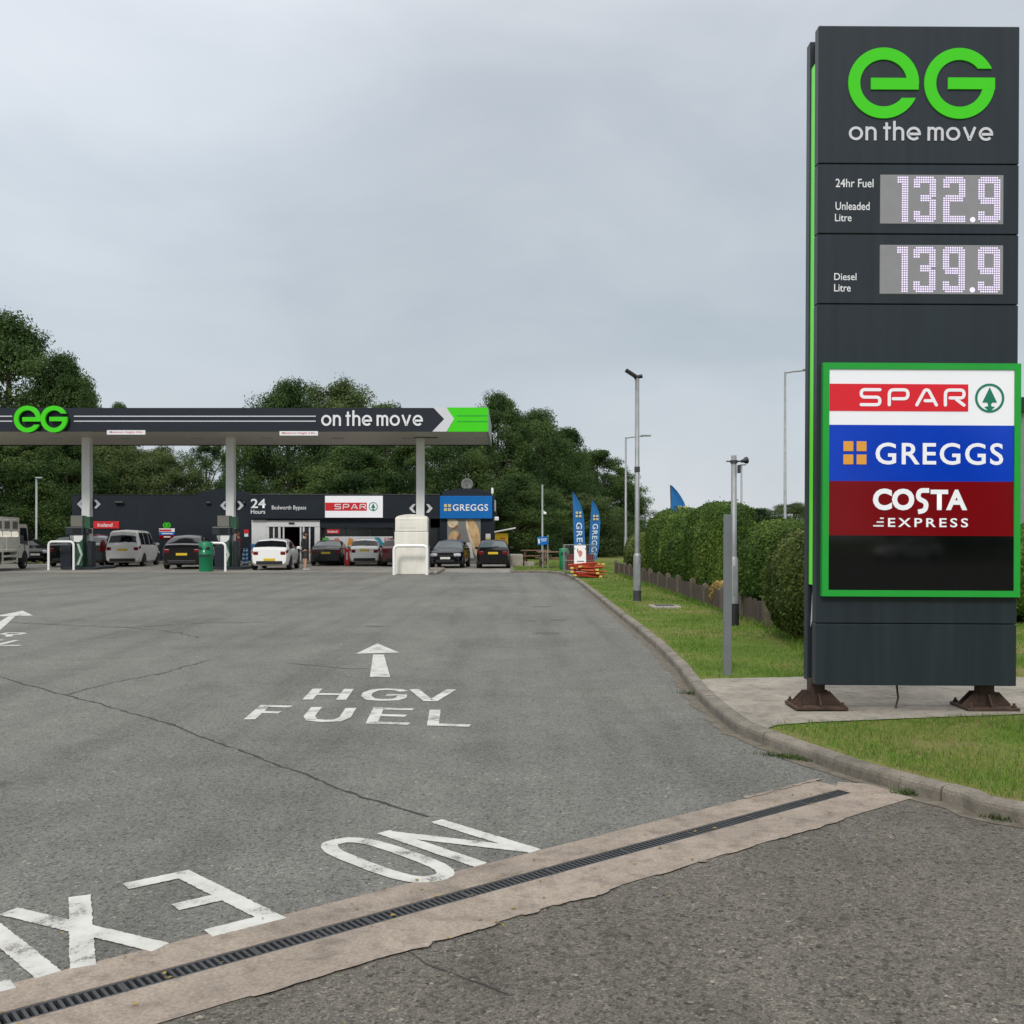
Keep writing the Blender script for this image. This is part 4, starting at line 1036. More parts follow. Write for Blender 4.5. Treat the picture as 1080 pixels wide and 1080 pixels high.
for py in (439, 444.2):
    for a, b in ((-200, 13), (78, 333)): ln.box(cxp(a), cxp(b), -.008, -.001, czp(py)-.022, czp(py)+.022)
ln.build('fascia_lines', 'silver_grey', ca)
gl = MB()
for py in (438.5, 444.5): gl.box(cxp(482), x1-.03, -.008, -.001, czp(py)-.022, czp(py)+.022)
gl.build('green_fascia_lines', 'frame_green', ge)
lg = eg_logo(MB(), cxp(17), cxp(73), czp(456.5), czp(428.5), -.10, .12).build('logo', 'brand_green', ca)
eg_logo(MB(), cxp(17)+.02, cxp(73)+.02, czp(456.5)-.02, czp(428.5)-.02, -.001, .095).build('logo_can', 'cladding_dark', lg)
move_word(MB(), cxp(339), cxp(446), czp(449.2), .49, -.001, .03).build('lettering', 'white_print', ca)
for a, b, y in ((113, 153.5, 456.2), (295, 335.5, 457.2)):
    s = MB().box(cxp(a), cxp(b), -.035, -.012, czp(y+2.2), czp(y-2.4)).build('height_sign', 'white_print', ca)
    lettering('Maximum Height 5.0m', cxp(a)+.12, cxp(b)-.12, czp(y+1.2), czp(y-1.5), -.037, 'sign_red', s, .01)
for k in range(9):
    px = -31 + 2.2 + k*3.4
    MB().box(px-.3, px+.3, 3.1, 3.7, z0+.02, z0+.039).build('canopy_light', 'lamp_clear', ca)
PY = 49.3; kk = PY/FPX
for px in (92, 243.5, 443.5):
    X = (px-540)*kk; h = MB()
    h.box(X-.19, X+.19, PY-CY-.19, PY-CY-.175, 0, z0+.039).box(X-.19, X+.19, PY-CY+.175, PY-CY+.19, 0, z0+.039).box(X-.19, X-.175, PY-CY-.1745, PY-CY+.1745, 0, z0+.039).box(X+.175, X+.19, PY-CY-.1745, PY-CY+.1745, 0, z0+.039)
    c = h.build('column', 'column_white', ca)
    pz = CAMZ + (HZ-(531.5 if px < 200 else 533 if px < 400 else 536))*kk
    pn = MB().box(X-.50, X+.50, PY-CY+.20, PY-CY+.235, pz-.27, pz+.27).build('pump_number_plate', 'cladding', c)
    T = upright(0, PY-CY+.199, 0); ch = MB()
    for s in (-1, 1):
        ch.prism([(X+s*.57, pz), (X+s*.38, pz+.21), (X+s*.24, pz+.21), (X+s*.40, pz), (X+s*.24, pz-.21), (X+s*.38, pz-.21)][::(1 if s < 0 else -1)], .012, T)
    ch.build('chevron_mark', 'white_print', pn)
MB().box(x1-3.6, x1-2.5, 3.0, 3.3, z0+.015, z0+.039).build('soffit_fitting', 'galv_dark', ca)

# ------------------------------------------------------------------ pumps on their islands
def pump(label, px):
    X = (px-540)*(PY-.7)/FPX
    o = thing('fuel_pump', label, 'fuel pump', (X, PY-.7, 0), 0, 'fuel pumps under the canopy')
    MB().rbox(-.55, .95, -.45, 2.2, 0, .14, .03, 1).build('island', 'pump_dark', o)
    MB().rbox(-.28, .28, -.22, .26, .14, 1.62, .02, 1).build('cabinet', 'pump_green', o)
    MB().rbox(-.30, -.13, -.25, -.225, .35, 1.36, .01, 1).build('side_trim', 'pump_grey', o)
    MB().prism([(-.30, 1.62), (.30, 1.62), (.27, 1.42), (.14, 1.30), (-.14, 1.30), (-.27, 1.42)][::-1], .03, upright(0, -.222, 0)).build('neck_panel', 'column_white', o)
    hd = MB().rbox(-.52, .36, -.30, .30, 1.63, 2.02, .03, 2).build('display_head', 'pump_dark', o)
    MB().box(-.16, .22, -.312, -.302, 1.70, 1.94).build('screen', 'car_glass', hd)
    tp = MB().rbox(-.28, .28, -.24, .26, 2.03, 2.55, .012, 1).build('top_panel', 'pump_grey', o)
    MB().box(.285, .60, -.16, .24, 1.95, 2.5).build('service_panel', 'pump_green', o)
    MB().rbox(.29, .55, -.18, .22, 1.70, 1.92, .02, 1).build('card_reader', 'black_metal', o)
    MB().prism([(.02, .22), (.12, .22), (.30, .70), (.12, 1.22), (.02, 1.22), (.19, .70)][::-1], .05, upright(0, -.222, 0)).build('chevron_mark', 'pump_pale', o)
    for k, x in enumerate((-.22, -.14, -.06)):
        n = MB().rbox(x-.03, x+.03, -.33, -.232, 1.05, 1.32, .015, 1).build('nozzle', 'black_metal', o)
        MB().tube([(x, -.30, 1.06), (x-.03, -.36, .60), (x-.07, -.36, .42), (x-.11, -.32, .7), (x-.10, -.27, 1.62)], .016, 6).build('hose', 'black_metal', n)
    MB().rbox(.40, .62, .0, .5, .141, 1.35, .03, 1).build('nozzle_housing', 'pump_dark', o)
    return o
pump('left fuel pump beside the column, seen over the left white hoop', 83)
pump('right fuel pump behind the green bin with the grinning face', 237)
def cabinet(label, x0, x1, top, bot, d):
    k = d/FPX; o = thing('service_cabinet', label, 'cabinet', ((x0+x1)/2*k-540*k, d, 0), 0, 'dark service cabinets on the pump islands'); w_ = (x1-x0)*k/2; h = (bot-top)*k
    MB().rbox(-w_, w_, 0, .5, .02, h, .02, 1).build('body', 'pump_dark', o); MB().box(-w_+.04, w_-.04, -.008, -.001, .10, h-.08).build('door', 'fascia_grey', o)
    return o
cabinet('dark service cabinet standing behind the left white hoop', 63.5, 74.5, 576, 601.5, 48.2)
cabinet('dark service cabinet standing behind the right of the green bin', 226.5, 236, 576, 601.5, 48.2)
# red hose reel hanging on the left pump's far side
o = thing('hose_reel', 'red oval hose reel standing right of the left fuel pump', 'hose reel', ((101.5-540)*kk, PY+.8, 0))
T = Matrix(((1,0,0,0),(0,0,1,0),(0,1,0,0),(0,0,0,1)))
MB().lathe([(.0, -.05), (.13, -.05), (.15, .0), (.13, .05), (0, .05)], Matrix.Translation((0, 0, 1.1)) @ Matrix.Diagonal((1, 1, 2.05, 1)) @ T, 24).build('reel', 'lamp_red', o)
MB().box(-.03, .03, .06, .12, 0, 1.4).box(-.15, .15, -.1, .2, 0, .04).build('stand', 'black_metal', o)

def hoop(label, xa, xb, top, bot, r=.055):
    d = (CAMZ)*FPX/(bot-HZ); k = d/FPX; w_ = (xb-xa)*k/2; h = (bot-top)*k
    o = thing('hoop_barrier', label, 'hoop barrier', (((xa+xb)/2-540)*k, d, 0), 0, 'white tubular hoop barriers')
    pts = [(-w_+r, -.1)] + [p for p in roundpath([(-w_+r, 0), (-w_+r, h-r), (w_-r, h-r), (w_-r, 0)], .20, 7)] + [(w_-r, -.1)]
    MB().tube([(x, 0, z) for x, z in pts], r, 12).build('hoop', 'white_paint', o)
    return o
hoop('white hoop barrier in front of the left fuel pump', 50, 79, 570, 601.3)
hoop('white hoop barrier standing behind the green bin with the grinning face', 211, 239, 571.5, 602.5)
h3 = hoop('white hoop barrier guarding the big cream cabinet', 414, 452, 574, 606.3, .065)

o = thing('litter_bin', 'round green litter bin with a grinning face in front of a white hoop', 'bin', ((219-540)*46/FPX, 45.75, 0))
MB().lathe([(.29, 0), (.30, .03), (.30, .74), (.315, .75), (.315, .80), (.30, .81)], seg=24).build('body', 'bin_green', o)
MB().lathe([(.305, .80), (.305, 1.24), (.27, 1.30), (.15, 1.33), (0, 1.34)], seg=24).build('hood', 'bin_green', o)
for s in (-1, 1):
    c = s*.15; MB().lathe([(0, 0), (.095, 0), (.095, .02), (0, .02)], Matrix.Translation((c, -.262, 1.05)) @ Matrix.Rotation(R(-s*-28), 4, 'Z') @ Matrix.Rotation(R(90), 4, 'X') @ Matrix.Diagonal((1, .8, 1, 1)), 16).build('eye', 'black_metal', o)
MB().prism([(-.27, .73), (-.05, .69), (.25, .73), (.30, .80), (.0, .75), (-.30, .78)], .05, upright(0, -.28, 0)).build('mouth', 'black_metal', o)
MB().prism([(-.03, .86), (.03, .86), (.035, .93), (0, .97), (-.035, .93)], .03, upright(0, -.29, 0)).build('nose', 'white_print', o)

# big cream cabinet (lorry pump) at the right end of the canopy
k = 42.4/FPX
o = thing('lorry_pump', 'big weathered cream pump cabinet with an arched top at the right canopy column', 'pump cabinet', ((434-540)*k, 42.4, 0))
hw = 18*k; h1, h2, h3_ = 33*k*1.0, 45*k, 62*k
MB().rbox(-hw, hw-.02, 0, .9, 0, 45*k, .025, 2).build('lower_casing', 'cream', o)
up = MB().rbox(-hw+.03, hw-.05, .01, .88, 45*k+.012, 59.5*k, .02, 2)
up.prism([(-hw+.06, 59.4*k)] + [(hw*.94*math.cos(R(a)), 59.4*k + .16*math.sin(R(a))) for a in range(170, 5, -15)] + [(hw-.08, 59.4*k)], .8, Matrix(((1,0,0,0),(0,0,1,.05),(0,1,0,0),(0,0,0,1)))).build('upper_casing', 'cream', o)
MB().box(-hw+.035, hw-.06, .02, .86, 45*k+.001, 45*k+.011).build('joint', 'seam_black', o)
MB().rbox(-hw+.16, -.05, -.004, .02, 49*k, 55*k, .004, 1).rbox(-.02, .22, -.004, .02, 49*k, 55*k, .004, 1).build('display_cover', 'cream', o)
MB().box(hw-.018, hw-.005, .2, .75, .2, 40*k).build('side_grille', 'pump_grey', o)
MB().rbox(-hw-.05, hw+.35, .05, 5, 0, .13, .03, 1).build('island', 'slab_concrete', o)
MB().cyl((hw+.01, .3, 30*k), (hw+.01, .3, 58*k), .035, 8).build('side_pipe', 'galv_dark', o)

# ------------------------------------------------------------------ the shop
SY = 60.0; k = SY/FPX
def sx(px): return (px-540)*k
def sz(py): return CAMZ - (py-HZ)*k
sh = thing('shop', 'long single storey petrol station shop clad in dark blue grey panels', 'shop', (sx(270), SY, 0))
ox = sx(270)
def lx(px): return sx(px)-ox
T = upright(0, 0, 0)
ztop = sz(522.3)
mb = MB(); mb.box(lx(76), lx(209), 0, .3, 0, ztop)
for px in (100, 118, 144, 169, 211): pass
# the wall left of the entrance, with its low arched top
ar = [(lx(209)+.001, 0), (lx(265.5), 0), (lx(265.5), sz(523))] + [(lx(237) + (lx(266)-lx(237))*math.cos(R(a))*1.0, sz(523) + .40*math.sin(R(a))**1.3) for a in range(8, 180, 8)] + [(lx(209)+.001, sz(523))]
mb.prism(ar[::-1], .34, Matrix(((1,0,0,0),(0,0,1,-.04),(0,1,0,0),(0,0,0,1))))
mb.box(lx(76), lx(76)+.3, .3, 14, 0, ztop).box(lx(76), lx(464), 13.7, 14, 0, ztop)
wl = mb.build('wall', 'cladding', sh)
q = MB()
for px in (100, 122.5, 144, 166, 188, 209.3): q.box(lx(px)-.018, lx(px)+.018, -.004, .0, .05, ztop-.05)
q.box(lx(76), lx(209), -.02, .0, ztop, ztop+.05).build('panel_joint', 'seam_black', wl)
MB().box(lx(76)+.3, lx(464), .3, 13.7, ztop-.45, ztop-.30).build('roof', 'galv_dark', sh)
MB().box(lx(76), lx(265), -.015, -.001, 0, .22).build('plinth', 'cladding_dark', sh)
fs_ = MB().box(lx(265.6), lx(464), -.30, .3, sz(547), ztop).build('fascia', 'cladding', sh)
MB().box(lx(265.6), lx(464), -.33, .02, ztop+.001, ztop+.06).build('fascia_capping', 'galv_dark', fs_)
lettering('24', lx(266), lx(281.5), sz(536), sz(526.3), -.31, 'white_print', fs_, .02)
lettering('Hours', lx(266), lx(281), sz(542), sz(537.6), -.31, 'white_print', fs_, .012)
lettering('Bedworth Bypass', lx(288), lx(324), sz(538.8), sz(533.3), -.31, 'white_print', fs_, .004)
sgn = MB().box(lx(344), lx(404.5), -.36, -.301, sz(546), sz(523.2)).build('sign_panel', 'panel_white', fs_)
MB().box(lx(344.2), lx(387.8), -.37, -.361, sz(538.8), sz(530.3)).build('red_band', 'sign_red', sgn)
spar_word(MB(), lx(354), lx(387), sz(537.3), sz(531.7), -.371, .01).build('lettering', 'white_print', sgn)
r_, t_ = MB(), MB(); fir_badge(r_, t_, lx(394.5), sz(534.5), .26, -.361, .01); r_.build('badge_ring', 'logo_green', sgn); t_.build('badge_fir', 'logo_green', sgn)
MB().box(lx(282), lx(452), -.02, .3, sz(556.5), sz(547)-.001).build('lintel', 'fascia_grey', sh)
# white porch panel, door frame, sliding doors
MB().box(lx(265.6), lx(281), -.05, .25, 0, sz(548.3)).build('white_panel', 'door_white', sh)
z_h = sz(549)
df = MB()
for a, b in ((281.2, 284), (293.7, 296), (298.5, 300), (316.5, 318), (319.5, 321.3), (332, 337.5)): df.box(lx(a), lx(b), -.06, .06, .13, sz(555.6))
df.box(lx(281.2), lx(337.5), -.09, .10, sz(555.5), sz(550.5)).box(lx(281.2), lx(337.5), -.05, .05, sz(550.4), z_h)
dr_ = df.build('entrance_door', 'door_white', sh)
for a, b in ((284, 293.7), (321.3, 332)):
    MB().box(lx(a), lx(b), .0, .02, .14, sz(555.6)).build('door_glass', 'shop_glass', dr_)
    MB().box(lx((a+b)/2)-.04, lx((a+b)/2)+.04, -.03, -.001, .14, sz(555.6)).build('glazing_bar', 'door_white', dr_)
MB().rbox(lx(305), lx(311), -.14, -.091, sz(553), sz(551), .02, 1).build('door_sensor', 'black_metal', dr_)
MB().box(lx(285), lx(336), .051, .06, sz(550.3), z_h-.02).build('transom', 'galv', dr_)
# shop window, glass in front of the sales floor
MB().box(lx(338), lx(415.5), .12, .14, .12, sz(556.6)).build('shop_window', 'shop_glass', sh)
wf = MB()
for px in (338, 364, 390, 415): wf.box(lx(px)-.04, lx(px)+.04, .06, .119, .12, sz(556.6))
wf.box(lx(338)+.041, lx(415)-.041, .07, .118, .121, .30).build('window_frame', 'cladding_dark', sh)
MB().box(lx(415.6), lx(464), .05, .3, .0, sz(556.6)).build('wall', 'cladding', sh)
dd = MB().box(lx(453.5), lx(461), .0, .049, .12, sz(558)).build('side_door', 'cladding_dark', sh)
MB().box(lx(452), lx(453.4), -.03, .049, .12, sz(557)).box(lx(461.1), lx(462.5), -.03, .049, .12, sz(557)).build('door_frame', 'fascia_grey', dd)
MB().box(lx(265.7), lx(464), 5.5, 5.7, 0, sz(548)).box(lx(265.7), lx(464), .4, 5.5, sz(547.5), sz(546.5)).box(lx(265.7), lx(464), .31, 5.5, .10, .125).build('inner_wall', 'inner_wall', sh)
sv = MB()
for j in range(4): sv.box(lx(297), lx(321), 4.6, 5.2, .5+j*.5, .54+j*.5)
sv.build('shelf', 'galv_dark', sh)
# posters in the window
zz0, zz1 = .32, sz(565.8); yp_ = .05
po = MB().box(lx(343), lx(414), yp_, yp_+.015, zz0, zz1).build('window_poster', 'poster_white', sh)
def pol(pts, m_, y=yp_): MB().prism([(lx(a), sz(b-1.6)) for a, b in pts], .004, upright(0, y-.001, 0)).build('poster_shape', m_, po)
pol([(340, 569), (346, 568.2), (350, 578), (345, 583), (340, 583)], 'poster_green')
pol([(368, 568.5), (373, 571), (374, 577), (369, 582), (366, 577)], 'poster_orange')
pol([(395, 568), (400, 568.5), (406, 577), (402, 581), (397, 575)], 'poster_teal')
for a in (405.5, 408.5, 411.5): pol([(a, 568.5), (a+1.6, 568.5), (a+1.0, 580), (a-.6, 580)], 'poster_pink')
pol([(352, 569.5), (357, 569), (360, 575), (356, 577)], 'poster_pink', yp_-.001)
pol([(353, 578), (364, 575), (365, 581), (355, 584)], 'poster_tan')
pol([(376, 571), (384, 569.5), (388, 579), (378, 582)], 'poster_tan')
wb = MB().box(lx(344.5), lx(358), .08, .11, sz(562.7), sz(558.4)).build('window_sign', 'sign_red', sh)
lettering('Iceland', lx(345.5), lx(355.5), sz(561.8), sz(559.3), .074, 'white_print', wb, .02)
dc = MB()
for j, (z, px0, px1) in enumerate(((sz(564), 347, 413), (sz(567.5), 347, 413))):
    dc.box(lx(px0), lx(px1), .9, 1.2, z-.03, z)
dc.build('shelf', 'galv_dark', sh)
# signs on the left wall
rs = MB().rbox(lx(97.5), lx(126), -.06, -.005, sz(557.5), sz(549.8), .01, 1).build('red_sign', 'sign_red', sh)
lettering('Iceland', lx(103.5), lx(119), sz(555.6), sz(551.7), -.064, 'white_print', rs, .012)
eg = MB(); eg_logo(eg, lx(172), lx(180.2), sz(556.6), sz(551.2), -.001, .02); eg.build('logo', 'brand_green', sh)
ms = MB().box(lx(168), lx(184.5), -.04, -.001, sz(568), sz(557.3)).build('menu_sign', 'panel_maroon', sh)
MB().box(lx(168), lx(184.5), -.048, -.041, sz(561), sz(557.3)).build('white_panel', 'white_print', ms)
MB().box(lx(168.2), lx(181), -.053, -.049, sz(560.4), sz(558.4)).build('red_band', 'sign_red', ms)
MB().box(lx(168), lx(184.5), -.048, -.041, sz(564.3), sz(561.05)).build('blue_panel', 'sign_blue', ms)
MB().box(lx(171), lx(182.5), -.053, -.049, sz(563.3), sz(562.2)).box(lx(173), lx(180), -.053, -.042, sz(566.8), sz(565.6)).build('print', 'white_print', ms)
sg = MB().box(lx(257.5), lx(262.5), -.055, -.041, sz(562.6), sz(558.5)).build('warning_sign', 'sign_red', sh)
MB().box(lx(258), lx(262), -.055, -.041, sz(566), sz(562.8)).build('notice', 'white_print', sh)
for px, py in ((124.5, 530.5), (128.7, 530.5), (220.5, 531), (257, 531)):
    T2 = Matrix.Translation((lx(px), -.12, sz(py))) @ Matrix.Rotation(R(-35), 4, 'X')
    MB().rbox(-.12, .12, -.10, .10, -.06, .06, .02, 1, T2).tube([(lx(px), -.06, sz(py)), (lx(px), .0, sz(py))], .03, 6).build('floodlight', 'black_metal', sh)

# bakery bay at the right end, with its arched roof
bk = thing('bakery_building', 'small bakery building with blue sign and arched roof at the right end of the shop', 'building', (sx(492), SY-.25, 0))
o2 = sx(492)
def bx_(px): return sx(px)-o2
MB().box(bx_(464.3), bx_(521), 0, 12, 0, sz(522.8)).build('wall', 'cladding', bk)
arp = [(bx_(465), sz(522.7))] + [(bx_(492.5) + (bx_(519.5)-bx_(492.5))*math.cos(R(a)), sz(523.5) + .46*math.sin(R(a))) for a in range(172, 0, -8)] + [(bx_(520.3), sz(522.7))]
MB().prism(arp, 11.9, Matrix(((1,0,0,0),(0,0,1,.04),(0,1,0,0),(0,0,0,1)))).build('roof', 'fascia_grey', bk)
bs = MB().rbox(bx_(464.5), bx_(519.3), -.22, -.005, sz(547), sz(523.4), .01, 1).build('shop_sign', 'sign_blue', bk)
four_square(None, bx_(472.5), sz(535.6), .40, -.221, .012, .16, 'logo_orange_pale', bs)
lettering('GREGGS', bx_(478), bx_(515), sz(539), sz(532), -.236, 'white_print', bs, .015, spacing=1.1)
ps = MB().box(bx_(472), bx_(507), -.03, -.002, .12, sz(547.2)).build('wall_poster', 'poster_grey', bk)
def smooth_poly(pts, it=2):
    for _ in range(it):
        pts = [q for (ax, ay), (bx0_, by0_) in zip(pts, pts[1:]+pts[:1]) for q in ((ax*.75+bx0_*.25, ay*.75+by0_*.25), (ax*.25+bx0_*.75, ay*.25+by0_*.75))]
    return pts
def bread(pts, m_, dz=0):
    if m_ != 'poster_white': pts = smooth_poly(list(pts), 1)
    MB().prism([(bx_(a), sz(b)) for a, b in pts], .006+dz, upright(0, -.031, 0)).build('bread_picture', m_, ps)
bread([(473, 548), (483, 548), (484, 552), (480, 557), (474, 556), (472.3, 552)], 'bread_pale')
bread([(480, 555), (484, 553), (482, 558), (476, 559)], 'bread_brown', .001)
bread([(474, 562), (480, 559), (485, 562), (481, 571), (475, 576), (472.3, 574)], 'bread')
bread([(481, 569), (485, 562), (487, 565), (483, 572)], 'bread_brown', .001)
bread([(493, 547.5), (500, 547.5), (506.8, 562), (506.8, 586), (502, 583), (498, 570), (494, 560)], 'bread')
bread([(491.5, 549), (493.2, 549), (496, 563), (501, 577), (504, 586), (502, 587), (496, 572), (492, 558)], 'bread_pale', .002)
bread([(483, 573), (497, 572), (500, 588.5), (483, 588.5)], 'poster_white', -.002)
ns = MB().box(bx_(512.4), bx_(517.5), -.025, -.002, sz(571), sz(563)).build('notice', 'poster_white', bk); MB().box(bx_(512.4), bx_(517.5), -.031, -.026, sz(571), sz(567.5)).build('yellow_notice', 'yellow_faded', ns)
MB().rbox(bx_(521.05), bx_(521.05)+.07, .6, 3.2, sz(539), sz(527), .02, 1).build('side_sign', 'white_print', bk)
MB().rbox(bx_(521.05), bx_(526.0), .2, .55, sz(549), sz(545), .03, 1).build('alarm_box', 'white_print', bk)
MB().rbox(bx_(521.0), bx_(524), .55, .75, sz(544.5), sz(540), .02, 1).build('camera_bracket', 'black_metal', bk)
MB().cyl((bx_(519), .4, sz(523)), (bx_(519), .4, sz(514)), .03, 8).rbox(bx_(518), bx_(520.5), .3, .5, sz(521), sz(515), .03, 1).build('aerial_unit', 'white_paint', bk)
MB().cyl((bx_(516.8), .4, sz(523)), (bx_(516.6), .4, sz(513)), .025, 8).cyl((bx_(515.4), .4, sz(518)), (bx_(518), .4, sz(518)), .02, 6).build('aerial', 'black_metal', bk)
sd_ = thing('satellite_dish', 'grey round satellite dish on the arched roof above the blue bakery sign', 'satellite dish', (sx(492), SY+1.0, sz(519)))
T = Matrix.Translation((0, 0, .50)) @ Matrix.Rotation(R(75), 4, 'X') @ Matrix.Rotation(R(0), 4, 'Z')
MB().lathe([(.0, .0), (.15, .012), (.27, .045), (.36, .09), (.355, .10), (.26, .06), (.14, .03), (.0, .02)], T, 24).build('dish', 'dish_grey', sd_)
MB().cyl((0, .05, -.1), (0, .05, .5), .03, 8).build('mast', 'galv_dark', sd_); MB().tube([(0, -.05, .2), (0, -.40, .42)], .015, 6).rbox(-.04, .04, -.46, -.38, .39, .47, .01).build('feed_arm', 'black_metal', sd_)

lk = thing('parcel_locker', 'yellow parcel locker with a white sloping roof right of the bakery building', 'locker', (sx(529)*.98, 58.6, 0))
kk2 = 58.6/FPX
MB().rbox(-6.8*kk2, 6.8*kk2, 0, .6, .1, 32*kk2, .02, 1).build('body', 'yellow', lk)
T2 = Matrix.Translation((0, 0, 34.6*kk2)) @ Matrix.Rotation(R(-11), 4, 'Y')
MB().rbox(-7.6*kk2, 15*kk2, -.35, .75, -.035, .045, .02, 1, T2).build('roof', 'white_paint', lk)
lj = MB()
for i in range(1, 4): lj.box(-6.7*kk2, 6.7*kk2, -.006, -.001, .1+i*.38, .108+i*.38)
lj.box(-.005, .005, -.006, -.0005, .12, 32*kk2-.45).build('locker_joint', 'seam_black', lk)
MB().box(-1.5*kk2, 4*kk2, -.012, -.001, 26*kk2, 27*kk2).build('print', 'sign_red', lk); MB().box(-5*kk2, 2.2*kk2, -.012, -.001, 18.2*kk2, 19.8*kk2).build('screen', 'black_metal', lk)

# display goods outside the shop
k5 = 56.5/FPX
def disp(label, x0, x1, top, d, m_, name='bottle_display', cat='display'):
    kq = d/FPX; o = thing(name, label, cat, (((x0+x1)/2-540)*kq, d, .12 if d > 58.2 else 0)); return o, (x1-x0)*kq, (CAMZ-(top-HZ)*kq)
o, W_, h = disp('tall stack of blue screenwash bottles beside the person in the dark red top', 254.8, 261.4, 578, 55.5, 'bottle_blue'); W2 = W_*1.0
MB().rbox(-W2/2, W2/2, -.02, .28, 0, .06, .01, 1).build('pallet', 'galv_dark', o)
for j in range(4):
    for i in range(2):
        x = -W2/2 + W2*(i+.5)/2; z = .061 + j*(h-.06)/4; hh = (h-.06)/4
        b = MB(); b.lathe([(.0, z), (W2*.22, z), (W2*.22, z+hh*.68), (W2*.08, z+hh*.9), (W2*.08, z+hh*.98), (0, z+hh*.98)], flat(x, .12, 0), 10).build('bottle', 'bottle_blue', o)
        MB().box(x-W2*.16, x+W2*.16, .12-W2*.24, .12-W2*.221, z+hh*.2, z+hh*.5).build('bottle_label', 'white_print', o)
o, W_, h = disp('low blue and white stack of goods between the white panel and the white hatchback', 264.5, 274, 575.5, 58.5, 'bottle_blue', 'goods_stack')
for j in range(3): MB().rbox(-W_/2, W_/2, 0, .5, .02+j*h/3, (j+1)*h/3-.01, .03, 1).build('pack', ['bottle_blue', 'poster_white', 'bottle_blue'][j], o)
o, W_, h = disp('slim red upright advertising totem between the dark saloon and the white hatchback', 363.3, 368.6, 578.5, 54.2, 'sign_red', 'advert_totem', 'advert')
MB().rbox(-W_/2, W_/2, 0, .10, .02, h, .02, 1).build('panel', 'sign_red', o); MB().box(-W_*.12, W_*.12, -.006, -.001, h*.35, h*.8).build('print', 'white_print', o); MB().box(-W_*.8, W_*.8, -.1, .2, 0, .019).build('foot', 'galv_dark', o)

# ------------------------------------------------------------------ office building at the right edge
of = thing('office_building', 'grey office building with dark window bands at the right edge behind the totem', 'building', (30.2, 52, 0))
MB().box(-4.2, 16, 0, 12, 0, 7.9).build('wall', 'office_grey', of); MB().box(-4.5, 16.3, -.3, 12.3, 7.9, 8.6).build('parapet', 'cladding_dark', of)
for z in (1.0, 3.4, 5.7):
    for i in range(9):
        x = -4.0 + i*2.2
        wn = MB().box(x, x+2.0, -.05, -.001, z, z+1.4).build('window', 'shop_glass', of); MB().box(x+.95, x+1.05, -.09, -.051, z, z+1.4).box(x-.06, x+2.06, -.12, -.052, z-.12, z-.001).build('window_frame', 'galv', wn)
# ------------------------------------------------------------------ vehicles
KINDS = {
 'hatch': dict(L=4.2, top=[(0,.92),(.06,1.0),(.16,1.04),(.62,1.36),(.95,1.43),(1.8,1.46),(2.3,1.40),(3.1,.99),(3.8,.88),(4.08,.74),(4.2,.55)],
   belt=[(0,.88),(.2,.98),(3.1,.92),(3.8,.84),(4.08,.70),(4.2,.5)], w=[(0,.76),(.12,.83),(.5,.885),(3.3,.885),(3.85,.82),(4.2,.60)], rg=(.20,.60), fg=(2.42,3.02), sg=((.72,1.85),(1.95,2.86)), wheels=(.78,3.36)),
 'supermini': dict(L=3.95, top=[(0,.92),(.05,1.02),(.12,1.06),(.50,1.38),(.80,1.45),(1.7,1.48),(2.2,1.42),(2.95,1.02),(3.6,.88),(3.85,.72),(3.95,.55)],
   belt=[(0,.88),(.2,1.02),(2.95,.94),(3.6,.84),(3.85,.68),(3.95,.5)], w=[(0,.74),(.12,.81),(.5,.86),(3.1,.86),(3.6,.79),(3.95,.58)], rg=(.16,.50), fg=(2.30,2.88), sg=((.62,1.70),(1.80,2.74)), wheels=(.68,3.17)),
 'saloon': dict(L=4.7, top=[(0,.90),(.06,1.0),(.20,1.05),(.62,1.07),(1.28,1.36),(1.6,1.42),(2.3,1.44),(2.75,1.38),(3.5,1.0),(4.3,.86),(4.6,.70),(4.7,.55)],
   belt=[(0,.86),(.2,.99),(.7,1.0),(3.5,.93),(4.3,.82),(4.6,.66),(4.7,.5)], w=[(0,.78),(.15,.85),(.6,.91),(3.7,.91),(4.3,.84),(4.7,.62)], rg=(.74,1.26), fg=(2.85,3.42), sg=((1.15,2.15),(2.25,3.25)), wheels=(.98,3.80)),
 'suv': dict(L=4.7, top=[(0,.98),(.06,1.12),(.22,1.18),(.42,1.20),(1.05,1.50),(1.5,1.60),(2.2,1.63),(2.75,1.56),(3.5,1.13),(4.3,1.02),(4.6,.82),(4.7,.6)],
   belt=[(0,.95),(.2,1.10),(.6,1.14),(3.5,1.06),(4.3,.96),(4.6,.76),(4.7,.55)], w=[(0,.82),(.15,.89),(.6,.945),(3.7,.945),(4.3,.88),(4.7,.66)], rg=(.48,1.05), fg=(2.85,3.42), sg=((1.1,2.10),(2.2,3.25)), wheels=(.92,3.78)),
 'van': dict(L=4.4, top=[(0,1.05),(.04,1.16),(.20,1.78),(.36,1.86),(1.0,1.89),(2.5,1.86),(2.85,1.72),(3.45,1.16),(4.1,.98),(4.33,.76),(4.4,.6)],
   belt=[(0,1.02),(.2,1.10),(3.4,1.05),(4.1,.92),(4.33,.7),(4.4,.5)], w=[(0,.82),(.10,.87),(.5,.90),(3.4,.90),(4.0,.84),(4.4,.62)], rg=(.055,.155), fg=(2.86,3.36), sg=((.38,1.05),(1.15,2.0),(2.1,3.2)), wheels=(.80,3.55))}
def smoothv(pts, y, h=.05):
    xs, vs = zip(*pts); return float(np.mean(np.interp([y-h, y-h/2, y, y+h/2, y+h], xs, vs)))
WHEEL = {}
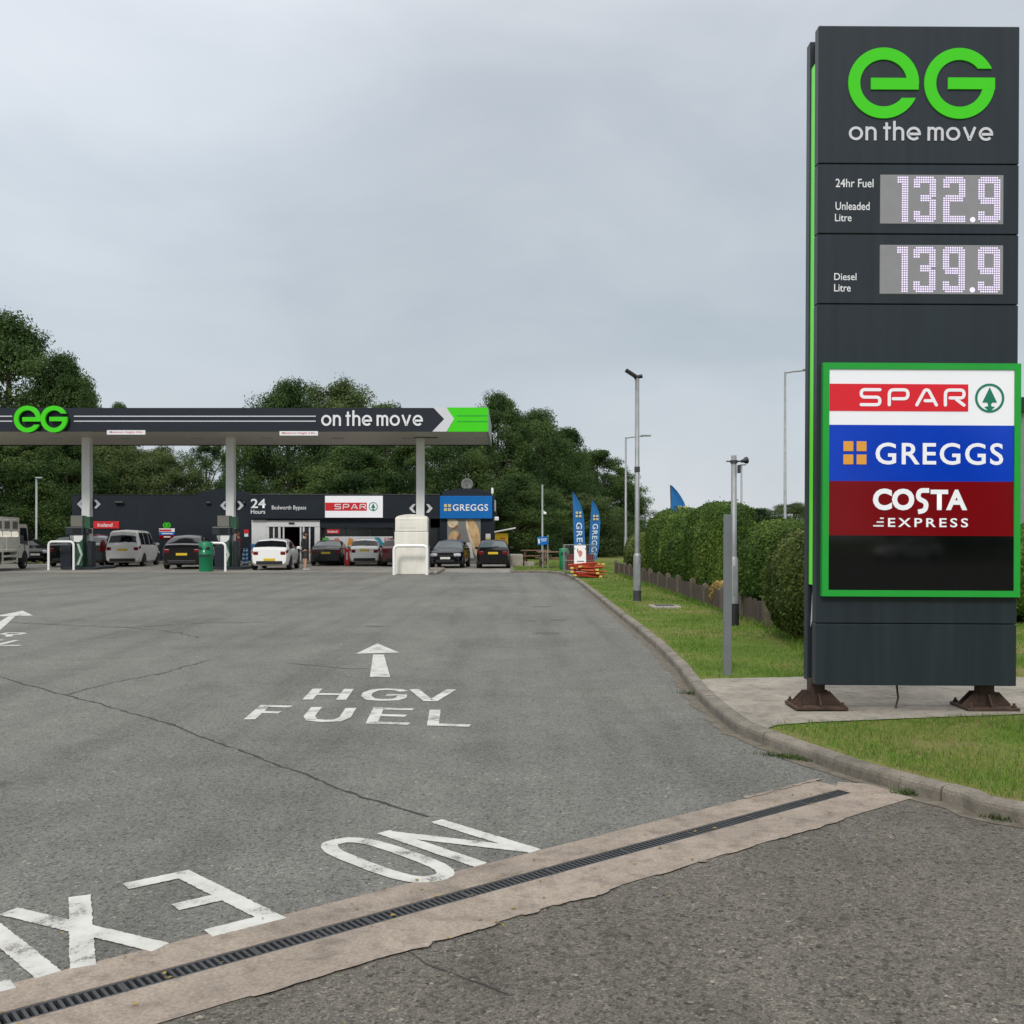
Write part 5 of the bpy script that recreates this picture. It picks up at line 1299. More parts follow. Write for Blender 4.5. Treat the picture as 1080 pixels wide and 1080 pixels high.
def wheel_meshes():
    if WHEEL: return WHEEL
    Ty = Matrix.Rotation(R(90), 4, 'Y')
    WHEEL['t'] = MB().lathe([(.19, -.10), (.29, -.105), (.315, -.085), (.32, 0), (.315, .085), (.29, .105), (.19, .10)], Ty, 28).mesh('wheel', 'tyre')
    rm = MB().lathe([(.20, .06), (.20, .10), (.185, .098), (.18, .05), (.0, .05)], Ty, 24)
    for k in range(5):
        a = 2*math.pi*k/5; T_ = Matrix.Rotation(a, 4, 'X')
        rm.box(.052, .085, -.028, .028, .03, .19, T_)
    rm.lathe([(0, .095), (.045, .092), (.05, .06)], Ty, 12)
    WHEEL['r'] = rm.mesh('rim', 'alloy'); return WHEEL
def car(name, label, cat, kind, paint, px, gy, yaw, facing='away', group='cars parked and refuelling at the station', glass='car_glass', cap_lights=True, plate_z=.80, lower=True, wiper=True, scale=1.0, d=None):
    K_ = KINDS[kind]; Lc = K_['L']
    d = d or CAMZ*FPX/(gy-HZ)
    o = thing(name, label, cat, ((px-540)/FPX*d, d, 0), R(yaw), group)
    if facing == 'towards': o.rotation_euler.z += math.pi
    o.scale = (scale,)*3
    off = 0 if facing == 'away' else -Lc
    zb0 = .20
    def prof(y):
        top, belt, w_ = smoothv(K_['top'], y), smoothv(K_['belt'], y), smoothv(K_['w'], y)
        belt = min(belt, top-.015); k_ = max(0, min(1, (top-belt)/.38))
        zb = zb0 + .10*max(0, 1-y/.35)**2 + .08*max(0, 1-(Lc-y)/.4)**2
        wr = w_*(.955 - .20*k_); cr_ = .02 + .035*k_
        return [(0, zb), (w_*.82, zb), (w_*.955, zb+.07), (w_*.995, zb+.28), (w_*1.0, belt-.20), (w_*.955, belt), ((w_*.955+wr)/2+.012*k_, (belt+top-.05*k_)/2), (wr, top-.06*k_-.006), (wr*.86, top-.012*k_), (0, top+cr_*.6)]
    def Sf(y, s):
        sg_ = -1 if s < 0 else 1; s = abs(s); i = min(8, int(s)); t = s-i; p = prof(y)
        return Vector((sg_*(p[i][0]*(1-t)+p[i+1][0]*t), y+off, p[i][1]*(1-t)+p[i+1][1]*t))
    ny = 46; ys_ = [Lc*i/ny for i in range(ny+1)]
    svals = [0, .5, 1, 1.5, 2, 3, 3.5, 4, 4.5, 5, 5.5, 6, 6.5, 7, 7.5, 8, 8.5, 9]
    ring = [(-s) for s in svals[:0:-1]] + svals     # -9..9 closing at the roof centre
    ring = ring[1:]                                  # drop the duplicate roof centre
    m_ = len(ring); vs = [Sf(y, s) for y in ys_ for s in ring]
    fs = [(i*m_+j, i*m_+(j+1) % m_, (i+1)*m_+(j+1) % m_, (i+1)*m_+j) for i in range(ny) for j in range(m_)]
    b = MB().add(vs, fs, True).add(vs[:m_], [tuple(range(m_))[::-1]]).add(vs[-m_:], [tuple(range(m_))])
    b.build('body', paint, o)
    def patch(nm, mat, y0, y1, s0, s1, n1=8, n2=8, lift=.008, both=False):
        for sgn in ((1, -1) if both else (1,)):
            q = MB(); g = []
            for i in range(n1+1):
                for j in range(n2+1):
                    y = y0+(y1-y0)*i/n1; s = s0+(s1-s0)*j/n2
                    f_ = (lambda yy, ss: Sf(yy, (9-abs(ss))*(1 if ss >= 0 else -1))) if not both else (lambda yy, ss: Sf(yy, ss*sgn))
                    p = f_(y, s); e1 = f_(y+.02, s)-f_(y-.02, s); e2 = f_(y, s+.03)-f_(y, s-.03); nn = e1.cross(e2)
                    if nn.length < 1e-9: nn = Vector((0, 0, 1))
                    nn.normalize(); c = Vector((0, Lc/2+off, .7))
                    if nn.dot(p-c) < 0: nn = -nn
                    g.append(p + nn*lift)
            q.add(g, [(i*(n2+1)+j, i*(n2+1)+j+1, (i+1)*(n2+1)+j+1, (i+1)*(n2+1)+j) for i in range(n1) for j in range(n2)], True)
            q.build(nm, mat, o)
    patch('rear_window', glass, *K_['rg'], -1.9, 1.9)
    patch('windscreen', glass, *K_['fg'], -1.75, 1.75)
    for a, b_ in K_['sg']: patch('side_window', 'car_glass', a, b_, 5.12, 6.8, both=True)
    T0 = Matrix.Translation((0, off, 0)); wb = K_['w'][0][1]; wf_ = K_['w'][-1][1]
    zl = smoothv(K_['belt'], 0.05)
    for s in (-1, 1):
        lm = MB().rbox(min(s*(wb-.26), s*(wb-.02)), max(s*(wb-.26), s*(wb-.02)), -.012, .05, zl-.20, zl-.02, .03, 2, T0)
        lm.build('tail_light', 'lamp_red', o)
    patch('tail_light_wrap', 'lamp_red', .02, .26, 4.3, 4.95, both=True)
    MB().rbox(-.26, .26, -.018, .02, plate_z-.06, plate_z+.055, .006, 1, T0).build('number_plate', 'plate_yellow', o)
    if lower: MB().rbox(-wb*.80, wb*.80, -.015, .1, .27, .44, .03, 2, T0).build('rear_bumper_insert', 'plastic_black', o)
    if wiper: MB().cyl(T0 @ Vector((0, K_['rg'][0]-.02, smoothv(K_['top'], K_['rg'][0])+.03)), T0 @ Vector((.3, K_['rg'][0]+.02, smoothv(K_['top'], K_['rg'][0]+.04)+.03)), .012, 6).build('rear_wiper', 'plastic_black', o)
    # front
    for s in (-1, 1):
        T1 = Matrix.Translation((s*(wf_+.02), Lc-.10+off, .68)) @ Matrix.Rotation(R(-s*28), 4, 'Z') @ Matrix.Rotation(R(-18), 4, 'X')
        MB().rbox(-.19, .19, -.10, .05, -.065, .065, .03, 2, T1).build('headlight', 'lamp_clear', o)
    g_ = MB().rbox(-.40, .40, Lc-.06, Lc+.012, .60, .70, .02, 1, T0).rbox(-.50, .50, Lc-.06, Lc+.015, .30, .46, .03, 1, T0); g_.build('grille', 'plastic_black', o)
    MB().rbox(-.26, .26, Lc-.03, Lc+.022, .47, .58, .006, 1, T0).build('number_plate', 'plate_white', o)
    for s in (-1, 1):
        yy = K_['fg'][1]-.25; zz = smoothv(K_['belt'], yy)+.08; ww = smoothv(K_['w'], yy)
        MB().rbox(min(s*(ww-.02), s*(ww+.17)), max(s*(ww-.02), s*(ww+.17)), yy-.06, yy+.05, zz-.06, zz+.07, .03, 2, T0).build('door_mirror', paint, o)
    Wm = wheel_meshes()
    for yy in K_['wheels']:
        ww = smoothv(K_['w'], yy)
        for s in (-1, 1):
            ac = MB().prism(arc(yy+off, .32, .385, .385, -20, 200, 18), .16, Matrix(((0,0,s,s*(ww-.154)),(1,0,0,0),(0,1,0,0),(0,0,0,1))))
            ac.build('wheel_arch', 'plastic_black', o)
            wh = child(Wm['t'], 'wheel', o, (s*(ww-.088), yy+off, .32)); wh.rotation_euler = (0, 0, 0 if s > 0 else math.pi)
            child(Wm['r'], 'rim', wh)
    return o
car('black_hatchback', 'dark hatchback with its tail towards us behind the left white hoop', 'car', 'suv', 'paint_black', 69, 598.0, 8, plate_z=.9)
car('dark_car', 'dark car beyond the nose of the white truck', 'car', 'hatch', 'paint_navy', 37, 594.5, 40, facing='towards')
car('dark_car', 'dark teal car parked beyond the left pump in front of the red wall sign', 'car', 'suv', 'paint_teal', 91, 598.0, 8, plate_z=.9)
car('silver_van', 'silver passenger van with a high roof and yellow rear plate by the left pump', 'van', 'van', 'paint_silver', 129, 597.8, 5, plate_z=.88)
car('black_suv', 'black coupe shaped sports utility car beside the green bin with a face', 'car', 'suv', 'paint_black', 191.5, 600.6, 7, plate_z=.72, glass='car_glass', wiper=False)
car('white_hatchback', 'larger white hatchback with a dark lower bumper next to the person in black', 'car', 'hatch', 'paint_white_car', 284, 601.6, 4, plate_z=.50)
car('grey_saloon', 'dark grey saloon car between the person in black and the red advert', 'car', 'saloon', 'paint_graphite', 343.5, 596.8, 3, glass='car_glass_pale', wiper=False, plate_z=.74, lower=False, scale=.93)
car('white_supermini', 'smaller bright white hatchback parked beneath the window posters', 'car', 'supermini', 'paint_white_car', 384.5, 597, 6, plate_z=.86, scale=.97)
car('maroon_car', 'dark maroon car mostly hidden behind the big cream cabinet', 'car', 'hatch', 'paint_maroon', 419, 597.5, 4)
car('black_car', 'black car with its bonnet and pale plate facing us right of the cream cabinet', 'car', 'hatch', 'paint_navy', 469.5, 599.4, -4, facing='towards', glass='car_glass_pale', scale=.95)
car('black_hatchback', 'small black hatchback with a yellow rear plate in front of the yellow locker', 'car', 'supermini', 'paint_black', 520, 599.6, 0, glass='car_glass_pale', plate_z=.80, lower=False, scale=.94)

# the dropside truck, its right side to us, driving away to the right
d = 48.6; o = thing('dropside_truck', 'cream dropside truck with a ladder rack cut by the left edge of the photograph', 'truck', ((20.5-540)/FPX*d, d, 0), R(9))
# local +Y is forward; the body corner nearest the cab stands at the origin, right side at x = 0
MB().box(-1.95, 0, -3.7, .0, .86, .96).build('bed', 'paint_cream_car', o)
MB().box(-1.5, -.45, -3.7, 1.6, .50, .80).build('chassis', 'plastic_black', o)
def sideboard(xa, xb):
    q = MB()
    for i in range(2): q.rbox(xa, xb, -3.65+i*1.83, -3.65+i*1.83+1.78, .97, 1.55, .01, 1)
    q.build('side_board', 'paint_cream_car', o)
sideboard(-.05, .0); sideboard(-1.95, -1.90)
MB().rbox(-1.88, -.06, -3.70, -3.66, .97, 1.55, .01, 1).build('tailboard', 'paint_cream_car', o)
hb = MB()
for y0 in (-3.6, -2.4, -1.2, -.12): hb.box(-.045, -.005, y0, y0+.09, 1.56, 2.35)
hb.box(-.05, .0, -3.66, .0, 2.351, 2.46).box(-.05, .0, -3.66, .0, 1.80, 1.86)
hb.box(-1.95, 0, -.06, .0, 2.351, 2.46) if False else hb.box(-1.95, -.06, -.06, .0, 2.351, 2.46)
hb.box(-1.95, -.06, -.05, -.01, 1.0, 1.62).build('headboard_frame', 'paint_cream_car', o)
wn = MB().box(-.035, -.012, -3.5, -.14, 1.861, 2.34).build('rack_panel', 'paint_cream_car', o)
for y0 in (-3.2, -2.1, -.95): MB().rbox(-.009, -.002, y0, y0+.72, 1.92, 2.26, .003, 1).build('rack_opening', 'pump_grey', wn)
gd = MB()
for z in (.36, .62): gd.box(-.05, -.01, -2.3, -.25, z, z+.09)
for y in (-2.3, -.25): gd.box(-.06, .0, y-.04, y+.04, .32, .86)
gd.build('side_guard', 'paint_cream_car', o)
# cab
cabp = [(.10, .55), (1.55, .50), (1.72, .62), (1.70, 1.12), (1.36, 2.08), (1.20, 2.16), (.10, 2.16)]
Tc = Matrix(((0,0,-1,-.06),(1,0,0,0),(0,1,0,0),(0,0,0,1)))
MB().prism(cabp, 1.80, Tc).build('cab', 'paint_cream_car', o)
MB().prism([(.28, 1.22), (1.50, 1.14), (1.26, 1.98), (.28, 1.98)], .006, Matrix(((0,0,1,-.059),(1,0,0,0),(0,1,0,0),(0,0,0,1)))).build('side_window', 'car_glass', o)
T1 = Matrix.Translation((-.96, 1.545, 1.60)) @ Matrix.Rotation(R(-19.5), 4, 'X').inverted()
MB().box(-.80, .80, -.0, .02, -.42, .42, T1).build('windscreen', 'car_glass', o)
MB().rbox(-.055, .16, 1.50, 1.56, 1.35, 1.85, .02, 1).build('door_mirror', 'plastic_black', o)
MB().box(-.058, -.05, .95, 1.02, .75, 1.2).box(-.058, -.05, .14, .24, 1.05, 1.12).build('door_handle', 'plastic_black', o)
wm_ = wheel_meshes()
for y in (-2.95, 1.0):
    MB().prism(arc(y, .40, .48, .48, -10, 190, 16), .2, Matrix(((0,0,1,-.252),(1,0,0,0),(0,1,0,0),(0,0,0,1)))).build('wheel_arch', 'plastic_black', o)
    for x, rz in ((-.16, 0), (-1.78, math.pi)):
        wh = child(wm_['t'], 'wheel', o, (x, y, .40), (0, 0, rz)); wh.scale = (1.15, 1.25, 1.25); child(wm_['r'], 'rim', wh)
MB().box(-1.9, -.05, -3.72, -3.66, .55, .72).build('rear_bar', 'plastic_black', o)
for x in (-1.75, -.25): MB().rbox(x-.12, x+.12, -3.76, -3.722, .58, .69, .01, 1).build('tail_light', 'lamp_red', o)

# ------------------------------------------------------------------ people (skin modifier bodies)
def skin(name, joints, edges, rad, mat, parent, sub=2, root=0):
    me = bpy.data.meshes.new(name); me.from_pydata([tuple(j) for j in joints], edges, []); me.materials.append(M[mat])
    o_ = bpy.data.objects.new(name, me); COL.objects.link(o_)
    if parent: o_.parent = parent
    bm = bmesh.new(); bm.from_mesh(me); ly = bm.verts.layers.skin.verify()
    for i, v in enumerate(bm.verts):
        r_ = rad[i]; v[ly].radius = r_ if isinstance(r_, tuple) else (r_, r_); v[ly].use_root = (i == root)
    bm.to_mesh(me); bm.free()
    s_ = o_.modifiers.new('skin', 'SKIN'); s_.use_smooth_shade = True
    u_ = o_.modifiers.new('sub', 'SUBSURF'); u_.levels = sub; u_.render_levels = sub
    return o_
def person(label, px, d, rz, pose, top, bottom, hair, shorts=False, cap=False, z0=0.0):
    o = thing('person', label, 'person', ((px-540)/FPX*d, d, z0), R(rz), None)
    # local: faces -Y; z up; height 1.76
    lean, arms, legs = pose
    sh_z, hip_z = 1.45, .93
    J = [(0, 0, .98), (0, .0, 1.16), (0, lean*.4, 1.34), (0, lean*.6, 1.46), (0, lean*.75-.01, 1.54), (0, lean*.9-.03, 1.62), (0, lean*.9-.03, 1.71)]
    Rr = [(.15, .11), (.135, .10), (.155, .105), (.09, .07), (.052, .055), (.078, .095), (.068, .085)]
    E_ = [(0, 1), (1, 2), (2, 3), (3, 4), (4, 5), (5, 6)]
    for s in (-1, 1):
        sh, el_, wr_ = arms[0 if s < 0 else 1]
        b0 = len(J); hd = (Vector(wr_)-Vector(el_)).normalized()
        J += [(s*.19, lean*.5, 1.42), el_, wr_, tuple(Vector(wr_)+hd*.09)]; Rr += [.062, .045, .029, (.040, .022)]
        E_ += [(2, b0), (b0, b0+1), (b0+1, b0+2), (b0+2, b0+3)]
        for f_ in range(4):      # fingers, slightly curled
            c = len(J); base = Vector(J[b0+3]); q = Vector((0, (f_-1.5)*.018, 0)); ln_ = (.070, .082, .078, .060)[f_]
            J += [tuple(base+q+hd*.03), tuple(base+q+hd*(.03+ln_*.55)+Vector((-s*.008, 0, 0))), tuple(base+q+hd*(.03+ln_)+Vector((-s*.025, 0, 0)))]
            Rr += [.0095, .009, .008]; E_ += [(b0+3, c), (c, c+1), (c+1, c+2)]
        c = len(J); base = Vector(wr_)+hd*.03
        J += [tuple(base+Vector((-s*.01, -.035, -.01))), tuple(base+hd*.05+Vector((-s*.015, -.058, 0)))]; Rr += [.011, .009]; E_ += [(b0+2, c), (c, c+1)]
        kn, an = legs[0 if s < 0 else 1]; c = len(J)
        J += [(s*.10, 0, .88), kn, an, (an[0], an[1]-.02, .045), (an[0]+s*.02, an[1]-.17, .035)]; Rr += [.092, .060, .040, .042, (.042, .03)]
        E_ += [(0, c), (c, c+1), (c+1, c+2), (c+2, c+3), (c+3, c+4)]
    body = skin('body', J, E_, Rr, 'skin', o)
    hx, hy, hz = 0, lean*.9-.03, 1.665
    fc_ = MB()
    for s in (-1, 1): fc_.lathe([(0, .012), (.012, .006), (.014, 0)], Matrix.Translation((s*.031, hy-.094, 1.665)) @ Matrix.Rotation(R(90), 4, 'X'), 8)
    fc_.build('eye', 'white_print', o)
    MB().prism([(-.013, 0), (.013, 0), (0, .05)], .022, Matrix(((1,0,0,0),(0,0,-1,hy-.092),(0,1,0,1.612),(0,0,0,1)))).build('nose', 'skin', o)
    MB().rbox(-.025, .025, hy-.094, hy-.085, 1.583, 1.592, .004, 1).build('mouth', 'lamp_red', o)
    for s in (-1, 1): MB().rbox(s*.082-.008, s*.082+.008, hy-.02, hy+.02, 1.625, 1.69, .007, 2).build('ear', 'skin', o)
    hm = MB().lathe([(.0, .105), (.05, .098), (.080, .065), (.093, .02), (.092, -.04), (.075, -.10)], Matrix.Translation((hx, hy+.014, 1.685)) @ Matrix.Diagonal((.92, 1.08, 1, 1)), 18)
    hm2 = MB(); hm2.v = hm.v; keep = [f for f in hm.f if not (sum(hm.v[i][1] for i in f)/4 < hy-.035 and sum(hm.v[i][2] for i in f)/4 < 1.725)]
    hm2.f = keep; hm2.sm = [True]*len(keep); hr = hm2.build('hair', hair, o)
    if cap:
        MB().lathe([(0, .115), (.06, .108), (.092, .07), (.099, .03), (.097, .028)], Matrix.Translation((0, hy+.006, 1.695)), 18).rbox(-.075, .075, hy-.20, hy-.085, 1.722, 1.732, .004, 1).build('cap', top, o)
    jj = J[:4]; jr = [(.185, .135), (.165, .125), (.185, .135), (.105, .09)]; je = [(0, 1), (1, 2), (2, 3)]
    jj = [(0, 0, .90)] + jj; jr = [(.178, .135)] + jr; je = [(i, i+1) for i in range(4)]
    for s in (-1, 1):
        sh, el_, wr_ = arms[0 if s < 0 else 1]; c = len(jj)
        jj += [(s*.195, lean*.5, 1.41), el_, tuple(Vector(el_).lerp(Vector(wr_), 1.0))]; jr += [.080, .064, .052]; je += [(3, c), (c, c+1), (c+1, c+2)]
    skin('jacket', jj, je, jr, top, o)
    tj = [(0, 0, .97)]; tr_ = [(.165, .125)]; te = []
    for s in (-1, 1):
        kn, an = legs[0 if s < 0 else 1]; c = len(tj)
        if shorts: tj += [(s*.10, 0, .86), tuple(Vector((s*.10, 0, .88)).lerp(Vector(kn), .95))]; tr_ += [.108, .095]; te += [(0, c), (c, c+1)]
        else: tj += [(s*.10, 0, .86), kn, (an[0], an[1], .10)]; tr_ += [.104, .078, .062]; te += [(0, c), (c, c+1), (c+1, c+2)]
    skin('shorts' if shorts else 'trousers', tj, te, tr_, bottom, o)
    for s in (-1, 1):
        an = legs[0 if s < 0 else 1][1]
        MB().rbox(an[0]-.05, an[0]+.05, an[1]-.21, an[1]+.075, 0, .085, .03, 2).build('shoe', 'shoe', o)
    return o
dn = ((None, (-.25, .03, 1.15), (-.22, -.10, .94)), (None, (.25, .03, 1.15), (.22, -.10, .94)))
person('person in black jacket and shorts with bare legs beside the larger white hatchback', 321.3, 47.2, 125, (.0, dn, (((-.11, -.02, .50), (-.12, .02, .09)), ((.11, -.05, .50), (.12, -.04, .09)))), 'cloth_black', 'cloth_grey', 'hair_brown', shorts=True, cap=True)
rc_ = ((None, (-.24, -.10, 1.18), (-.16, -.34, 1.12)), (None, (.25, -.06, 1.17), (.20, -.30, 1.10)))
person('person in dark red top and plum trousers beyond the right fuel pump', 252.3, 51.0, -60, (-.05, rc_, (((-.11, -.02, .50), (-.12, .02, .09)), ((.11, -.05, .50), (.12, -.02, .09)))), 'cloth_red', 'cloth_plum', 'hair_ginger')

car('silver_car', 'silver car on the road behind the viewer, mirrored in the black panel of the sign', 'car', 'saloon', 'paint_silver', 540, 600, 62, group=None, d=10)
bpy.data.objects['silver_car'].location = (26.3, -46.5, 0)
# ------------------------------------------------------------------ leaves, bushes and trees
def leaf_quads(Pn, Nn, size, asp=.62):
    n = len(Pn); r = rng.normal(size=(n, 3)); t = np.cross(Nn, r); t /= np.linalg.norm(t, axis=1, keepdims=True)+1e-9
    b = np.cross(Nn, t); s = size[:, None]
    fold = Nn*s*.18
    V = np.stack([Pn - t*s*.5, Pn + b*s*.5*asp - fold*.0 + t*s*.05, Pn + t*s*.5 - fold, Pn - b*s*.5*asp + t*s*.05], 1).reshape(-1, 3)
    F = np.arange(n*4).reshape(n, 4); return V, F
def unit(n):
    v = rng.normal(size=(n, 3)); return v/np.linalg.norm(v, axis=1, keepdims=True)
def wob(v, seed, f=2.0):    # cheap smooth noise on directions
    s = np.zeros(len(v)); r_ = np.random.default_rng(seed)
    for k in range(6):
        w_ = r_.normal(size=3)*f*(1+.35*k); s += np.sin(v@w_ + r_.uniform(0, 6))/(1+.5*k)
    return s/3
def bush(name, label, cx, cy, rx, ry, h, leaf, count, mat, seed, boxy=.55, group='clipped bushes behind the timber edging', zc=None):
    o = thing(name, label, 'bush', (cx, cy, VZ), 0, group)
    def surf(v, k):     # superellipsoid, flat bottomed
        e = boxy; u = np.sign(v)*np.abs(v)**e; u /= (np.abs(u)**(2/e)).sum(1, keepdims=True)**(e/2)
        rr = k*(1 + .085*wob(v*1.0, seed, 2.2) + .05*wob(v, seed+1, 6))
        return np.stack([u[:, 0]*rx, u[:, 1]*ry, h*.5 + u[:, 2]*h*.5], 1)*np.array([1, 1, 1])*rr[:, None] + np.array([0, 0, h*.5])*(1-rr[:, None])
    bp_ = rng.uniform(-1, 1, (count, 3)); ar_ = np.array([ry*h/2, rx*h/2, rx*ry]); ax_ = rng.choice(3, count, p=ar_/ar_.sum()); bp_[np.arange(count), ax_] = rng.choice([-1., 1.], count)
    v = np.sign(bp_)*np.abs(bp_)**(1/boxy); v /= np.linalg.norm(v, axis=1, keepdims=True); dep = 1 - np.abs(rng.normal(0, .045, count)); lump = rng.normal(0, .012, count) + np.where(rng.uniform(0, 1, count) < .02, rng.uniform(.02, .08, count), 0)
    Pn = surf(v, 1.0); c = np.array([0, 0, h*.5]); Pn = c + (Pn-c)*(dep+lump)[:, None]
    nr_ = bp_/np.linalg.norm(bp_, axis=1, keepdims=True)*.95 + unit(count)*.75; nr_ /= np.linalg.norm(nr_, axis=1, keepdims=True)
    V, F = leaf_quads(Pn, nr_, leaf*rng.uniform(.6, 1.35, count))
    k = V[:, 2].reshape(-1, 4).min(1) > -.02; F = F[k]
    me = raw_mesh('foliage', V, F, mat); ob = bpy.data.objects.new('foliage', me); COL.objects.link(ob); ob.parent = o
    # shoots that escaped the shears
    # inner mass of twigs and leaves
    g = 26; vs = []; 
    for i in range(g+1):
        for j in range(2*g):
            th, ph = math.pi*i/g, math.pi*j/g; vs.append((math.sin(th)*math.cos(ph), math.sin(th)*math.sin(ph), math.cos(th)))
    vv_ = np.array(vs); Pc = surf(vv_+1e-6, .90); Pc = c + (Pc-c)*.985
    fs = [(i*2*g+j, i*2*g+(j+1) % (2*g), (i+1)*2*g+(j+1) % (2*g), (i+1)*2*g+j) for i in range(g) for j in range(2*g)]
    MB().add([tuple(p) for p in Pc], fs, True).build('inner_growth', mat, o)
    return o
bush('clipped_bush', 'round olive green clipped bush nearest the totem, in front of the other hedges', 4.28+.40, 14.9, .95, .95, 1.62, .048, 32000, 'hedge_leaves_olive', 3, .66)
bush('clipped_bush', 'clipped bush with a rounded left shoulder just behind the olive bush by the totem', 5.32, 18.6, 1.28, 1.05, 1.80, .050, 36000, 'hedge_leaves', 5, .72)
bush('clipped_hedge', 'largest dark green clipped hedge behind the two poles', 4.98, 24.6, .70, 1.45, 2.26, .055, 34000, 'hedge_leaves', 9, .52)
bush('clipped_bush', 'small clipped bush bulging from the left end of the largest hedge', 4.98, 28.6, .62, .8, 1.65, .07, 9000, 'hedge_leaves', 12, .7)
bush('clipped_hedge', 'far clipped hedge just right of the lamp post with the flood lamp', 5.45, 32.5, 1.10, 2.2, 2.28, .07, 30000, 'hedge_leaves', 15, .58)
bush('clipped_bush', 'low yellowish bush at the far end of the edging, left of the lamp post', 5.1, 39.5, .75, 1.2, 1.65, .08, 8000, 'hedge_leaves_olive', 21, .8)
bush('clipped_hedge', 'hedge showing beyond the right edge of the totem', 10.2, 18.5, 2.2, 1.3, 1.7, .06, 26000, 'hedge_leaves', 25, .6, 'clipped bushes behind the totem')
o = bush('dry_shrub', 'small yellowed dry shrub poking over the timber edging', 4.45, 21.5, .32, .45, .58, .045, 2600, 'dry_leaves', 31, .9, None)

def tree_meshes(seed, n_cl, per, H=12.0, Rr=4.6, base=.04, leaf=.155, style=0):
    r_ = np.random.default_rng(seed); global rng
    old = rng; rng = r_
    C, S_ = [], []
    for i in range(n_cl):
        t = (i+.5)/n_cl; z = base + (1-base)*t
        prof_ = (math.sin(math.pi*min(1, (z*.80+.20))**1.25)**.62) if style == 0 else ((1-z)**.75*1.15 + .06 if z > .3 else .9*(.55+z*1.5))
        z = min(1.0, z*r_.uniform(.93, 1.07)) if z > .6 else z; a = r_.uniform(0, 2*np.pi); q = r_.uniform(.25, 1.12)**.6*min(1, prof_)*Rr*(1+.22*math.sin(a*3+seed)+.1*math.sin(a*5+seed*2))
        C.append((q*math.cos(a), q*math.sin(a), z*H*.965)); S_.append(r_.uniform(.6, 1.2)*Rr*.30*(1.18-.62*z))
    C, S_ = np.array(C), np.array(S_); ci = np.repeat(np.arange(n_cl), per); n = len(ci)
    v = unit(n); rad = r_.uniform(0, 1, n)**.42; v2 = v*np.array([1.15, 1.15, .72])
    sprig = r_.uniform(0, 1, n) < .14
    rad = np.where(sprig, rad*r_.uniform(1.0, 1.38, n), rad)
    Pn = C[ci] + v2*(rad*S_[ci]*(1+.25*wob(v, seed, 3)))[:, None]
    nr_ = v*.55 + unit(n)*.6 + np.array([0, 0, .45]); nr_ /= np.linalg.norm(nr_, axis=1, keepdims=True)
    V, F = leaf_quads(Pn, nr_, leaf*r_.uniform(.6, 1.4, n))
    k = V[:, 2].reshape(-1, 4).min(1) > 0; F = F[k]
    crown = raw_mesh('crown', V, F, 'tree_leaves')
    mb = MB(); mb.tube([(0, 0, -.2), (.08, .02, H*.2), (-.06, .08, H*.5), (.05, 0, H*.86)], [.30, .23, .15, .04], 10)
    for i in range(0, n_cl, max(1, n_cl//16)):
        c = C[i]; z0 = max(H*.06, min(c[2]*.62, H*.7)); mb.tube([(0, 0, z0), tuple(c*np.array([.5, .5, 1])+np.array([0, 0, (z0-c[2])*.35])), tuple(c)], [.10, .07, .025], 6)
    trunk = mb.mesh('trunk', 'bark'); rng = old
    return crown, trunk
VAR = [tree_meshes(11, 260, 340), tree_meshes(12, 240, 350, Rr=4.4), tree_meshes(13, 270, 320, Rr=5.0), tree_meshes(14, 220, 340, style=1, Rr=4.4), tree_meshes(15, 80, 420, Rr=4.4, base=.2)]
for i in (2, 4):
    VAR[i][0].materials[0] = M['tree_leaves_pale'] if i == 2 else M['tree_leaves']
def tree(label, px, top, wpx, d, v, rz, name='leafy_tree', zg=0.0):
    k = d/FPX; H = CAMZ - (top-HZ)*k - zg; Wr = wpx*k/2
    o = thing(name, label, 'tree', ((px-540)*k, d, zg), R(rz), 'trees standing behind the station')
    s = H/12.0; sw = Wr/4.7*1.18
    for me, nm in zip(VAR[v], ('crown', 'trunk')):
        c = child(me, nm, o); c.scale = (sw, sw, s)
    return o
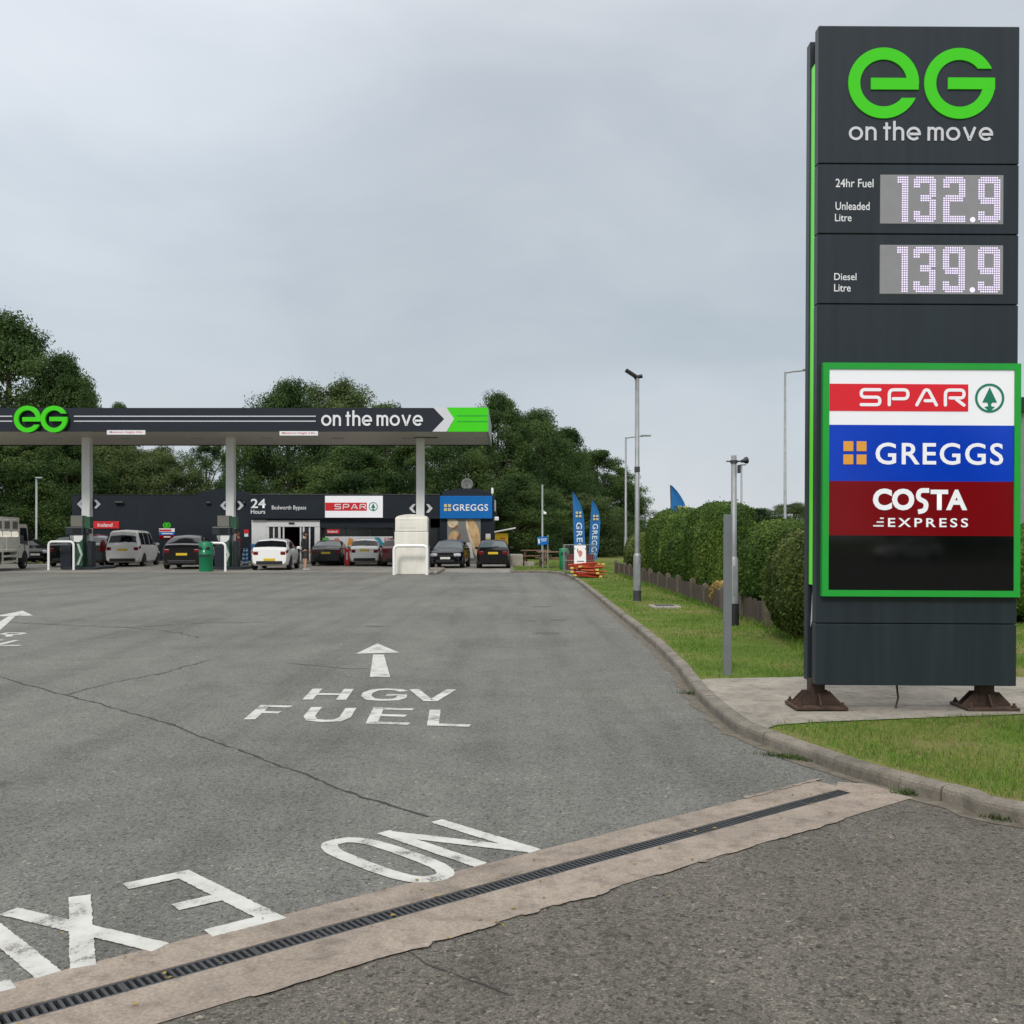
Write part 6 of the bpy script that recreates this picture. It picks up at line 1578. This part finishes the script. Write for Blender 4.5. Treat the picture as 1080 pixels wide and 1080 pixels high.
TR = [
 ('tallest dark tree at the very left edge above the canopy', 8, 332, 150, 76, 0, 10),
 ('tall tree just right of the tallest, its crown stepping down to the right', 66, 372, 84, 74, 1, 60),
 ('narrow lower tree at the right flank of the left tree group above the canopy', 92, 410, 46, 72, 3, 130),
 ('dark tree filling the gap below the canopy behind the white truck', 22, 448, 110, 68, 1, 200),
 ('dark tree below the canopy just left of the left column', 70, 455, 84, 67, 0, 250),
 ('small tree top peeping over the canopy left of centre', 125, 425, 44, 88, 3, 20),
 ('pale green tree seen below the canopy right of the left column', 122, 462, 92, 72, 2, 75),
 ('pale green tree above the silver van below the canopy', 168, 470, 84, 71, 2, 140),
 ('loose small tree with sky showing through, left of the middle column', 218, 462, 62, 78, 4, 210),
 ('thin topped tree behind the middle column', 258, 440, 50, 74, 1, 320),
 ('broad tree rising over the canopy, left half of the middle group', 305, 401, 92, 73, 0, 45),
 ('broad tree rising over the canopy, right half of the middle group', 358, 399, 96, 75, 2, 165),
 ('lower tree at the right shoulder of the middle group over the word move', 408, 425, 74, 72, 1, 100),
 ('dark tree below the canopy above the red and white shop sign', 372, 470, 100, 69, 0, 280),
 ('tree below the canopy just left of the right column', 432, 466, 70, 70, 1, 190),
 ('dark tree behind the satellite dish left of the green canopy end', 484, 440, 84, 72, 0, 300),
 ('tall tree right behind the bright green canopy end', 525, 414, 84, 76, 1, 15),
 ('tree stepping down right of the green canopy end', 566, 432, 84, 80, 0, 85),
 ('tree in the middle of the descending row at the right', 598, 452, 86, 86, 3, 155),
 ('second last tree of the descending row at the right', 630, 474, 84, 92, 1, 225),
 ('last and lowest tree of the descending row, beside the slim street lamp', 655, 506, 58, 96, 0, 295),
 ('dark low tree behind the yellow locker', 545, 500, 84, 68, 0, 35),
 ('dark low tree behind the blue feather flags', 608, 520, 86, 74, 2, 170),
 ('dark low tree filling the corner left of the far hedge', 648, 535, 62, 80, 1, 260),
 ('distant tree over the hedge right of the horn floodlight', 800, 536, 56, 120, 0, 20),
 ('distant tree over the hedge close to the totem', 838, 530, 60, 118, 2, 110),
]
for a in TR: tree(*a)
# woods across the road behind the viewer, which the glossy sign reflects
VV, FF, oo = [], [], 0
crown0 = VAR[0][0]; nv = len(crown0.vertices); co = np.empty(nv*3, np.float32); crown0.vertices.foreach_get('co', co); co = co.reshape(-1, 3)
nf = len(crown0.polygons); li = np.empty(nf*4, np.int32); crown0.loops.foreach_get('vertex_index', li); li = li.reshape(-1, 4)
sub = rng.permutation(nf)[:nf//3]
for i in range(11):
    x = -24 + i*8.5 + rng.uniform(-2, 2); y = -58 + rng.uniform(-6, 6); s = rng.uniform(.7, 1.0)
    if i in (4, 5): s *= .72
    VV.append(co*np.array([1.25*s, 1.25*s, s]) + np.array([x, y, 0])); FF.append(li[sub]+oo); oo += nv
me = raw_mesh('woodland', np.concatenate(VV), np.concatenate(FF), 'tree_leaves'); o = bpy.data.objects.new('woodland', me); COL.objects.link(o)
tag(o, kind='stuff', label='wood across the road behind the viewer, seen only as a reflection in the glossy sign', cat='woodland')
